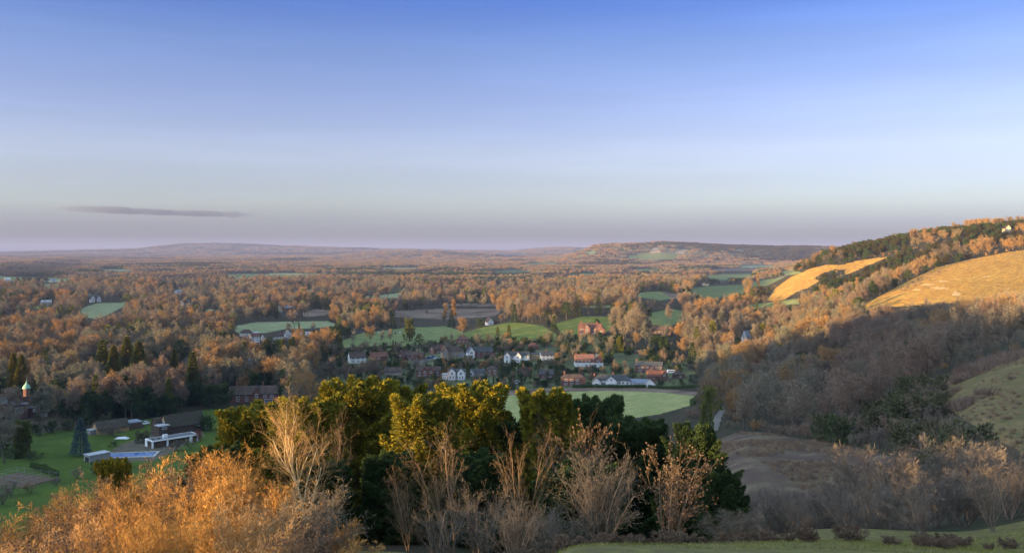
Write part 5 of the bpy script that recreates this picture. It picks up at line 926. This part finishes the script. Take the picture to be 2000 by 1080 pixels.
PROTO.update({
 'g1': p_near_shrub(101, 4.2, 'golden', tips_per=6, tw=.011, bark='golden', L=.16), 'g2': p_near_shrub(102, 3.8, 'hazel', tips_per=6, tw=.01, bark='hazel', wid=.6, L=.15), 'g3': p_near_shrub(103, 4.5, 'golden', tips_per=5, tw=.01, bark='hazel', wid=.4, stems=12, L=.2), 'g4': p_near_shrub(104, 3.4, 'golden', tips_per=7, tw=.012, bark='golden', wid=.7, L=.13),
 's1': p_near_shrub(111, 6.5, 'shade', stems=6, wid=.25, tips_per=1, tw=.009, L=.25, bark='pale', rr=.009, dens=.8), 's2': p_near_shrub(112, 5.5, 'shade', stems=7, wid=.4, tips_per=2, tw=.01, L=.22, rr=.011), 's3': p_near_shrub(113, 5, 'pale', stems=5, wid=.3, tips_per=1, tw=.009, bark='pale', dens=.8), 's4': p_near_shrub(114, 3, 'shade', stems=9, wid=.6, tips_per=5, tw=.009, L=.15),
 'vase': p_near_shrub(121, 3.4, 'pale', stems=17, wid=.5, tips_per=1, tw=.012, bark='pale', dens=.9, L=.12, rr=.009), 'leafy': p_near_shrub(122, 4.5, 'leafy', stems=5, wid=.38, tips_per=7, tw=.028, L=.06), 'tallbare': p_near_shrub(123, 8, 'thorn', stems=4, wid=.3, tips_per=3, tw=.007, bark='thorn', dens=1.0, L=.18, rr=.007),
 'hero': None, 'heather': p_near_shrub(125, .6, 'leafy', stems=22, wid=.8, tips_per=2, tw=.01, L=.05, dens=.5),
 'y1': p_yew(131, 10, 6.2, 95, 1250, .22, .07, 'yew', low=.06, plh=.21), 'y2': p_yew(132, 11, 6.5, 105, 1200, .22, .07, 'yew', low=.05, plh=.22), 'y3': p_yew(133, 11, 5.2, 85, 1250, .22, .07, 'yew', low=.05, plh=.24), 'y4': p_yew(134, 9, 7.5, 90, 1050, .22, .075, 'dark', low=.04, plh=.22), 'y5': p_yew(135, 8, 6, 80, 1150, .22, .075, 'dark', low=.04, plh=.24)})
def p_hero(seed, h):
    rng = np.random.default_rng(seed)
    spec = [dict(n=18, len=.60, ang=.58, start=.2, steps=9, jit=.07, up=.03, rr=.6), dict(n=7, len=.5, ang=.55, start=.2, steps=6, jit=.13, up=.09, rr=.6), dict(n=6, len=.5, ang=.6, start=.15, steps=4, jit=.17, up=.07, rr=.6), dict(n=3, len=.5, ang=.6, start=.2, steps=3, jit=.2, up=.05, rr=.7), dict(n=0, len=.5, ang=.5, start=.2, steps=2, jit=.2, up=.03)]
    segs, tips = grow(rng, h*.85, spec, .03, r0=h*.014); vt, ft = tubes([s for s in segs if s[4] <= 1], 6); vm, fm = tubes([s for s in segs if s[4] > 1], 3)
    return dict(trunk=(vt, [ft]), crown=(vm, [fm]), mats=(PALE, TW['hazel']), h=h)
PROTO['hero'] = p_hero(141, 9)
def fg(key, name, label, px, Y, top=None, h=None, sxy=1., group=None, cat='tree', rz=None):
    p = atY(px, Y); p.z -= .1
    if top is not None: h = CZ-(top-HR)*Y/F-p.z
    return plant(key, name, label, cat, p, h=h, sxy=sxy, group=group, rz=rz)
# yews from left to right
for a in [('y1', 'olive yew with layered branches at the left end of the foreground yews', 490, 62, 792, 1.1), ('y1', 'olive-green yew behind the lit leafless tree', 590, 60, 775, .95), ('y2', 'tall golden-topped yew behind the orange leafless tree', 700, 66, 740, 1.0), ('y1', 'yew with dark top right of the tall golden one', 752, 70, 748, .8),
          ('y3', 'brightest golden yew in the middle of the row', 828, 56, 768, 1.05), ('y2', 'full dark-and-gold yew between the golden ones', 928, 62, 748, .98), ('y3', 'narrow orange-gold yew at the right of the lit row', 1065, 60, 758, .8), ('y5', 'low yew filling between the full yew and the narrow one', 1000, 62, 810, 1.), ('y4', 'ragged dark yew behind the brown twiggy bush', 1160, 74, 774, .65),
          ('y4', 'broad dark yew left of the leafy brown shrub', 1245, 66, 815, 1.0), ('y5', 'large dark green yew at the right end of the row', 1362, 54, 826, .8), ('y5', 'low dark yew at the foot of the large right yew', 1405, 52, 910, .95), ('y4', 'dark yew under the golden ones at the centre', 760, 52, 880, 1.0), ('y4', 'dark shaded yew below the lit leafless tree', 640, 50, 900, 1.), ('y4', 'dark yew behind the grey thorn thicket', 930, 54, 880, 1.1), ('y5', 'low dark yew behind the vase-shaped shrub', 1130, 50, 900, 1.2),
          ('y1', 'small olive yew standing in the golden thicket at left', 225, 55, 893, .6), ('y5', 'small olive yew between the garden lawn and the thicket', 425, 56, 868, .9)]:
    fg(a[0], 'yew_tree', a[1], a[2], a[3], a[4]+8, sxy=a[5]*(1.18 if a[0] in ('y1', 'y2', 'y3') else 1.04))
fg('hero', 'bare_tree', 'pale gold leafless tree lit by the sun in front of the dark yews', 600, 45, 768, sxy=1.05, rz=3.2)
fg('tallbare', 'bare_tree', 'twisting orange-lit leafless tree in the centre foreground', 885, 44, 840, sxy=1.1); fg('tallbare', 'bare_tree', 'grey crooked leafless tree right of the orange-lit one', 1010, 43, 838, sxy=.7, rz=2.); fg('tallbare', 'bare_tree', 'leafless thorn left of the orange-lit tree', 800, 43, 915, sxy=.9, rz=4); fg('tallbare', 'bare_tree', 'orange-brown leafless tree between the two golden yews', 660, 50, 810, sxy=.7, rz=3.3); fg('tallbare', 'bare_tree', 'brown twiggy tree standing up between gold and dark yews', 1130, 58, 805, sxy=.8, rz=5)
fg('leafy', 'bare_shrub', 'russet twiggy bush between the orange-gold yew and the dark yews', 1135, 56, 825, sxy=.8, cat='shrub'); fg('tallbare', 'bare_tree', 'orange bare twigs rising behind the brightest golden yew', 800, 72, 712, sxy=.7, rz=1)
fg('vase', 'bare_shrub', 'pale vase-shaped leafless shrub on the grass edge', 1174, 30, 893, sxy=.95, cat='shrub'); fg('leafy', 'bare_shrub', 'rounded shrub with dead brown leaves in front of the dark yews', 1305, 37, 872, sxy=.95, cat='shrub'); fg('vase', 'bare_shrub', 'small grey leafless shrub low at the centre of the picture bottom', 1012, 29, 985, sxy=1.1, cat='shrub'); fg('vase', 'bare_shrub', 'grey leafless shrub half lit at the bottom left of centre', 600, 33, 960, sxy=1.3, cat='shrub')
fg('s2', 'bare_shrub', 'grey bramble tangle under the centre thorn trees', 860, 36, 975, sxy=1.1, cat='shrub'); fg('s2', 'bare_shrub', 'shaded thorn tangle left of the small grey shrub', 940, 37, 950, sxy=.9, cat='shrub'); fg('s4', 'bare_shrub', 'dark twig tangle under the vase-shaped shrub', 1090, 36, 1000, sxy=1.1, cat='shrub')
def thicket():
    rng = np.random.default_rng(23); topline = [(-400, 1040), (0, 966), (60, 952), (110, 938), (170, 918), (230, 905), (300, 893), (380, 872), (450, 866), (500, 925), (560, 985), (640, 1030)]; tp = np.array(topline); cnt = 0
    Ys = [21, 26, 30, 34.5, 39, 44, 49, 55, 61]
    for j, Y in enumerate(Ys):
        step = 3.0-.25*0; n = int(1100*Y/F/2.7); xs = np.linspace(-380, 640 if Y < 50 else 560, n)
        for px in xs:
            px = px+rng.normal(0, 14); y = Y+rng.normal(0, 1.2); p = atY(px, y); lim = np.interp(px, tp[:, 0], tp[:, 1])+rng.normal(0, 9)
            hmax = CZ-(lim-HR)*y/F-p.z; h = min(rng.uniform(3.6, 6.4) if Y > 40 else (rng.uniform(2.6, 4.8) if Y > 28 else rng.uniform(1.6, 2.8)), hmax)
            if h < 1.2: continue
            k = ['g1', 'g2', 'g3', 'g4', 'g1', 'g3', 'leafy'][rng.integers(0, 7)]
            vis = 'bottom left corner' if px < 200 else ('middle' if px < 420 else 'right end'); dep = 'front' if Y < 40 else ('heart' if Y < 52 else 'far edge')
            plant(k, 'bare_shrub', {'g1': 'golden twiggy', 'g2': 'straw-coloured twiggy', 'g3': 'upright golden stemmed', 'g4': 'wide golden', 'leafy': 'brown dead-leaved'}[k]+' leafless bush, '+dep+' of the sunlit thicket, '+vis, 'shrub', (p.x, p.y, p.z-.1), h=h, sxy=max(1., 3.4/h*.9), group='sunlit thicket, '+k+dep+vis if False else 'bushes of the sunlit thicket, '+{'g1': 'golden', 'g2': 'straw', 'g3': 'upright', 'g4': 'wide', 'leafy': 'brown'}[k]+' '+dep+' '+vis); cnt += 1
    print('THICKET', cnt)
thicket()
def right_brush():
    rng = np.random.default_rng(29); cnt = 0
    for Y in (38, 43, 49, 56, 64, 73, 84, 96, 110):
        n = int(640*Y/F/(2.1 if Y < 60 else 2.9)); 
        for px in np.linspace(1440, 2060, n):
            px += rng.normal(0, 16); y = Y+rng.normal(0, 1.5); p = atY(px, y)
            lim = np.interp(px, [1400, 1480, 1600, 1700, 1760, 1820, 1900, 2000, 2100], [960, 945, 925, 905, 875, 850, 830, 845, 850])+rng.uniform(-25, 35)
            if Y < 52: lim = max(lim, np.interp(px, [1400, 1500, 1700, 1900, 2050], [1010, 985, 960, 920, 900])+rng.uniform(-25, 35))
            hmax = CZ-(lim-HR)*y/F-p.z; h = min(rng.uniform(5, 7.5) if Y > 52 else rng.uniform(3, 5.5), hmax)
            if h < 1.2: continue
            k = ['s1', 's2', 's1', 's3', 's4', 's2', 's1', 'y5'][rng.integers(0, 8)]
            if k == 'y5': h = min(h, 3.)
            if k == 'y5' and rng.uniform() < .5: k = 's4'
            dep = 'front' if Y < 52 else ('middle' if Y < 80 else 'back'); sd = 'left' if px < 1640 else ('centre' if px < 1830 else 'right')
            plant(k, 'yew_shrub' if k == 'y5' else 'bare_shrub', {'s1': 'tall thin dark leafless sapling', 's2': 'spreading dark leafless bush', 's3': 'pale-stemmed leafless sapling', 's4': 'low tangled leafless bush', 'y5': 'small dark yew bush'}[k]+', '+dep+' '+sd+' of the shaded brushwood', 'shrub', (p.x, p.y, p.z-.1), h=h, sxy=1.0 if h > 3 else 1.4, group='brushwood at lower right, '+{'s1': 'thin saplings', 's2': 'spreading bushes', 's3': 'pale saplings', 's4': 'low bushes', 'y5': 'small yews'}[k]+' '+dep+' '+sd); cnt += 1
    fg('tallbare', 'bare_tree', 'many-stemmed leafless tree at the foot of the shaded down', 1880, 100, 815, sxy=1.2); fg('s3', 'bare_tree', 'thin pale birch standing behind the dark yews', 1300, 72, 820, sxy=.8)
    print('BRUSH', cnt)
right_brush()
def tussocks():
    rng = np.random.default_rng(61)
    def tp(seed, n, h, r): 
        g = np.random.default_rng(seed); P = g.normal(0, r*.4, (n, 3)); P[:, 2] = 0; D = g.normal(0, .5, (n, 3)); D[:, 2] = 1; v, a, b = slivers(P, D, g.uniform(.5, 1, n)*h, np.full(n, .05), g); return v, [a, b]
    dry = mat('dry_grass', (.30, .22, .13), .9, var=(.20, .13, .085)); V, Fs = tp(1, 60, .9, .7); tm = {'a': fastmesh('tussock', V, Fs, [dry])}
    tm['c'] = fastmesh('golden_tussock', V, Fs, [mat('golden_grass', (.42, .25, .06), .9, var=(.34, .19, .05))])
    V, Fs = tp(2, 90, 1.1, 1.0); tm['b'] = fastmesh('low_scrub', V, Fs, [mat('dead_bracken', (.20, .13, .09), .9, var=(.16, .12, .09))])
    for nm, lb, ct, sel, dens, sc, y0, y1 in (('rough_grass', 'tufts of dry grass and dead bracken over the heath clearing', 'rough grass', ('heath',), 1.3, (.5, 1.1), 140, 275), ('down_grass', 'tussocks of rough grass over the downs at right', 'rough grass', ('golden_down', 'shaded_down'), 6.5, (.5, 1.3), 120, 1200)):
        items = []
        for n_, m_, a0, a1, P in REG:
            if n_ not in sel: continue
            sp_ = dens if a1 < 500 else dens*1.0; sp_ = 2.2 if n_ == 'shaded_down' else sp_
            X, Y = scatter(rng, a0, a1, sp_, .62, .2); z = T(X, Y); px, row = proj(X, Y, z); k = inpoly(px, row, P) & (px < 2060) & (vnoise(X/11, Y/11, 71) > .35)
            for x, y, zz in zip(X[k], Y[k], z[k]): items.append((x, y, zz-.05, ('c' if n_ == 'golden_down' else 'a') if rng.uniform() < (.8 if n_ == 'heath' else .94) else 'b', rng.uniform(*sc), 1))
            scr = inpoly(px, row, [(1755, 566), (1790, 545), (1838, 527), (1850, 532), (1820, 546), (1790, 560), (1765, 570)]) if n_ == 'golden_down' else (vnoise(X/19, Y/19, 81) > (.68 if n_ == 'shaded_down' else .8))
            for x, y, zz in zip(X[k & scr], Y[k & scr], z[k & scr]): items.append((x, y, zz-.1, 'b', rng.uniform(1.2, 2.6), 1))
        gn_stuff(nm, lb, ct, items, tm); print(nm, len(items))
# low heather and dead stalks on the brow, turf, chalk stones
def brow():
    rng = np.random.default_rng(37)
    for i in range(70):
        px = rng.uniform(900, 2020) if i % 3 else rng.uniform(900, 1450); y = rng.uniform(25.5, 31) if px > 1450 else rng.uniform(26, 35)
        p = atY(px, y); plant('heather', 'heather_clump', 'low dry brown heather clump on the grassy brow, '+('left of the vase-shaped shrub' if px < 1150 else ('below the dark yews' if px < 1450 else 'in front of the shaded brushwood')), 'heather', (p.x, p.y, p.z-.04), h=rng.uniform(.25, .6), sxy=rng.uniform(.9, 1.6), group='heather clumps on the brow '+('left' if px < 1150 else ('middle' if px < 1450 else 'right')))
    n = 110000; Y = rng.uniform(22, 37, n); X = rng.uniform(-8, 26, n); k = (X/Y < .66) & (X/Y > -.1); X, Y = X[k], Y[k]; n = len(X)
    dn = vnoise(X*1.3, Y*1.3, 41)*.6+vnoise(X*4, Y*4, 42)*.4; kk = rng.uniform(0, 1, n) < dn*1.3; X, Y, dn = X[kk], Y[kk], dn[kk]; n = len(X)
    P = np.stack([X, Y, T(X, Y)-.01], 1); D = rng.normal(0, .45, (n, 3)); D[:, 2] = 1; L = rng.uniform(.03, .11, n)*(.5+dn)
    v, f1, f2 = slivers(P, D, L, np.full(n, .012), rng, .4); gm = mat('turf_blade', (.20, .195, .045), .9, [((.27, .22, .10), .8), ((.15, .16, .035), 2.5)], world=True)
    tag(link('grass', fastmesh('grass', v, [f1, f2], [gm])), 'short mossy downland grass on the brow at bottom right', 'grass', None, 'stuff')
    st = mat('chalk_stone', (.62, .60, .56), .9)
    for i, (px, y) in enumerate([(1300, 29), (1352, 28), (1468, 31.), (1585, 29), (1742, 27.5), (1930, 27), (1120, 30), (1250, 31.5)]):
        p = atY(px, y); V, Fq = lathe([(.02, -.03), (.06, -.01), (.07, .03), (.045, .06), (.01, .065)], 0, 0, 7); V = [(a*rng.uniform(.8, 1.3), b*rng.uniform(.8, 1.3), c) for a, b, c in V]
        tag(mk('chalk_stone', [(V, Fq)], st, None, (p.x, p.y, p.z+.01)), 'small white chalk stone lying on the grassy brow', 'stone', 'chalk stones on the brow')
brow()
# ------------------------------------------------------------------ the thin grey cloud over the left horizon
def cloud():
    rng = np.random.default_rng(51); Y = 52000.; m = bpy.data.materials.new('cloud'); m.use_nodes = True; t = m.node_tree; t.nodes.clear(); o = t.nodes.new('ShaderNodeOutputMaterial'); v = t.nodes.new('ShaderNodeVolumePrincipled')
    v.inputs['Color'].default_value = (.20, .23, .33, 1); v.inputs['Density'].default_value = .0012; t.links.new(v.outputs[0], o.inputs['Volume'])
    Y = 30000.; n, k = 90, 24; V = []; Fq = []
    up = [(80, 408), (110, 404), (180, 402), (240, 404), (300, 408), (380, 411), (450, 412), (500, 417), (522, 420)]; dn_ = [(80, 409), (110, 412), (180, 417), (240, 419), (300, 420), (380, 424), (450, 425), (500, 423), (522, 421)]
    xs = np.linspace(80, 522, n); a = np.interp(xs, *zip(*up)); b = np.interp(xs, *zip(*dn_)); a = a+(vnoise(xs/14, xs*0, 3)-.5)*3; b = b+(vnoise(xs/19, xs*0+5, 4)-.5)*3
    for i in range(n):
        cz = CZ-((a[i]+b[i])/2-HR)*Y/F; hz = max(2, abs(b[i]-a[i])/2*Y/F); hy = hz*6*math.sin(math.pi*(i+.3)/(n-.4)); cx = (xs[i]-1000)/F*Y
        for j in range(k): an = 2*math.pi*j/k; V.append((cx, Y+math.cos(an)*hy, cz+math.sin(an)*hz))
    for i in range(n-1):
        for j in range(k): Fq.append((i*k+j, i*k+(j+1) % k, (i+1)*k+(j+1) % k, (i+1)*k+j))
    me = bpy.data.meshes.new('cloud'); me.from_pydata(V, [], Fq+[tuple(range(k-1, -1, -1)), tuple(range((n-1)*k, n*k))]); me.materials.append(m); tag(link('cloud', me), 'thin grey streak of cloud low over the left horizon', 'cloud', None, 'stuff')
cloud()
tussocks()
place_woods()
# ------------------------------------------------------------------ haze
def haze():
    m = bpy.data.materials.new('haze'); m.use_nodes = True; t = m.node_tree; t.nodes.clear(); o = t.nodes.new('ShaderNodeOutputMaterial'); v = t.nodes.new('ShaderNodeVolumePrincipled')
    v.inputs['Color'].default_value = (.24, .30, .54, 1); v.inputs['Density'].default_value = HAZE; v.inputs['Anisotropy'].default_value = .0
    t.links.new(v.outputs[0], o.inputs['Volume'])
    x, y0, y1, z0, z1 = 45000, -6000, 61500, -60, 345
    V = [(a, b, c) for c in (z0, z1) for b in (y0, y1) for a in (-x, x)]
    Fq = [(0, 2, 3, 1), (4, 5, 7, 6), (0, 1, 5, 4), (2, 6, 7, 3), (0, 4, 6, 2), (1, 3, 7, 5)]
    ob = link('haze', fastmesh('haze', V, [np.array(Fq)], [m])); tag(ob, 'thin blue morning haze lying over the whole valley', 'haze', None, 'stuff')
HAZE = 6.2e-5
haze()

for o in C.objects:
    if 'label' in o and not 4 <= len(o['label'].split()) <= 16: print('LONG', len(o['label'].split()), o['label'])
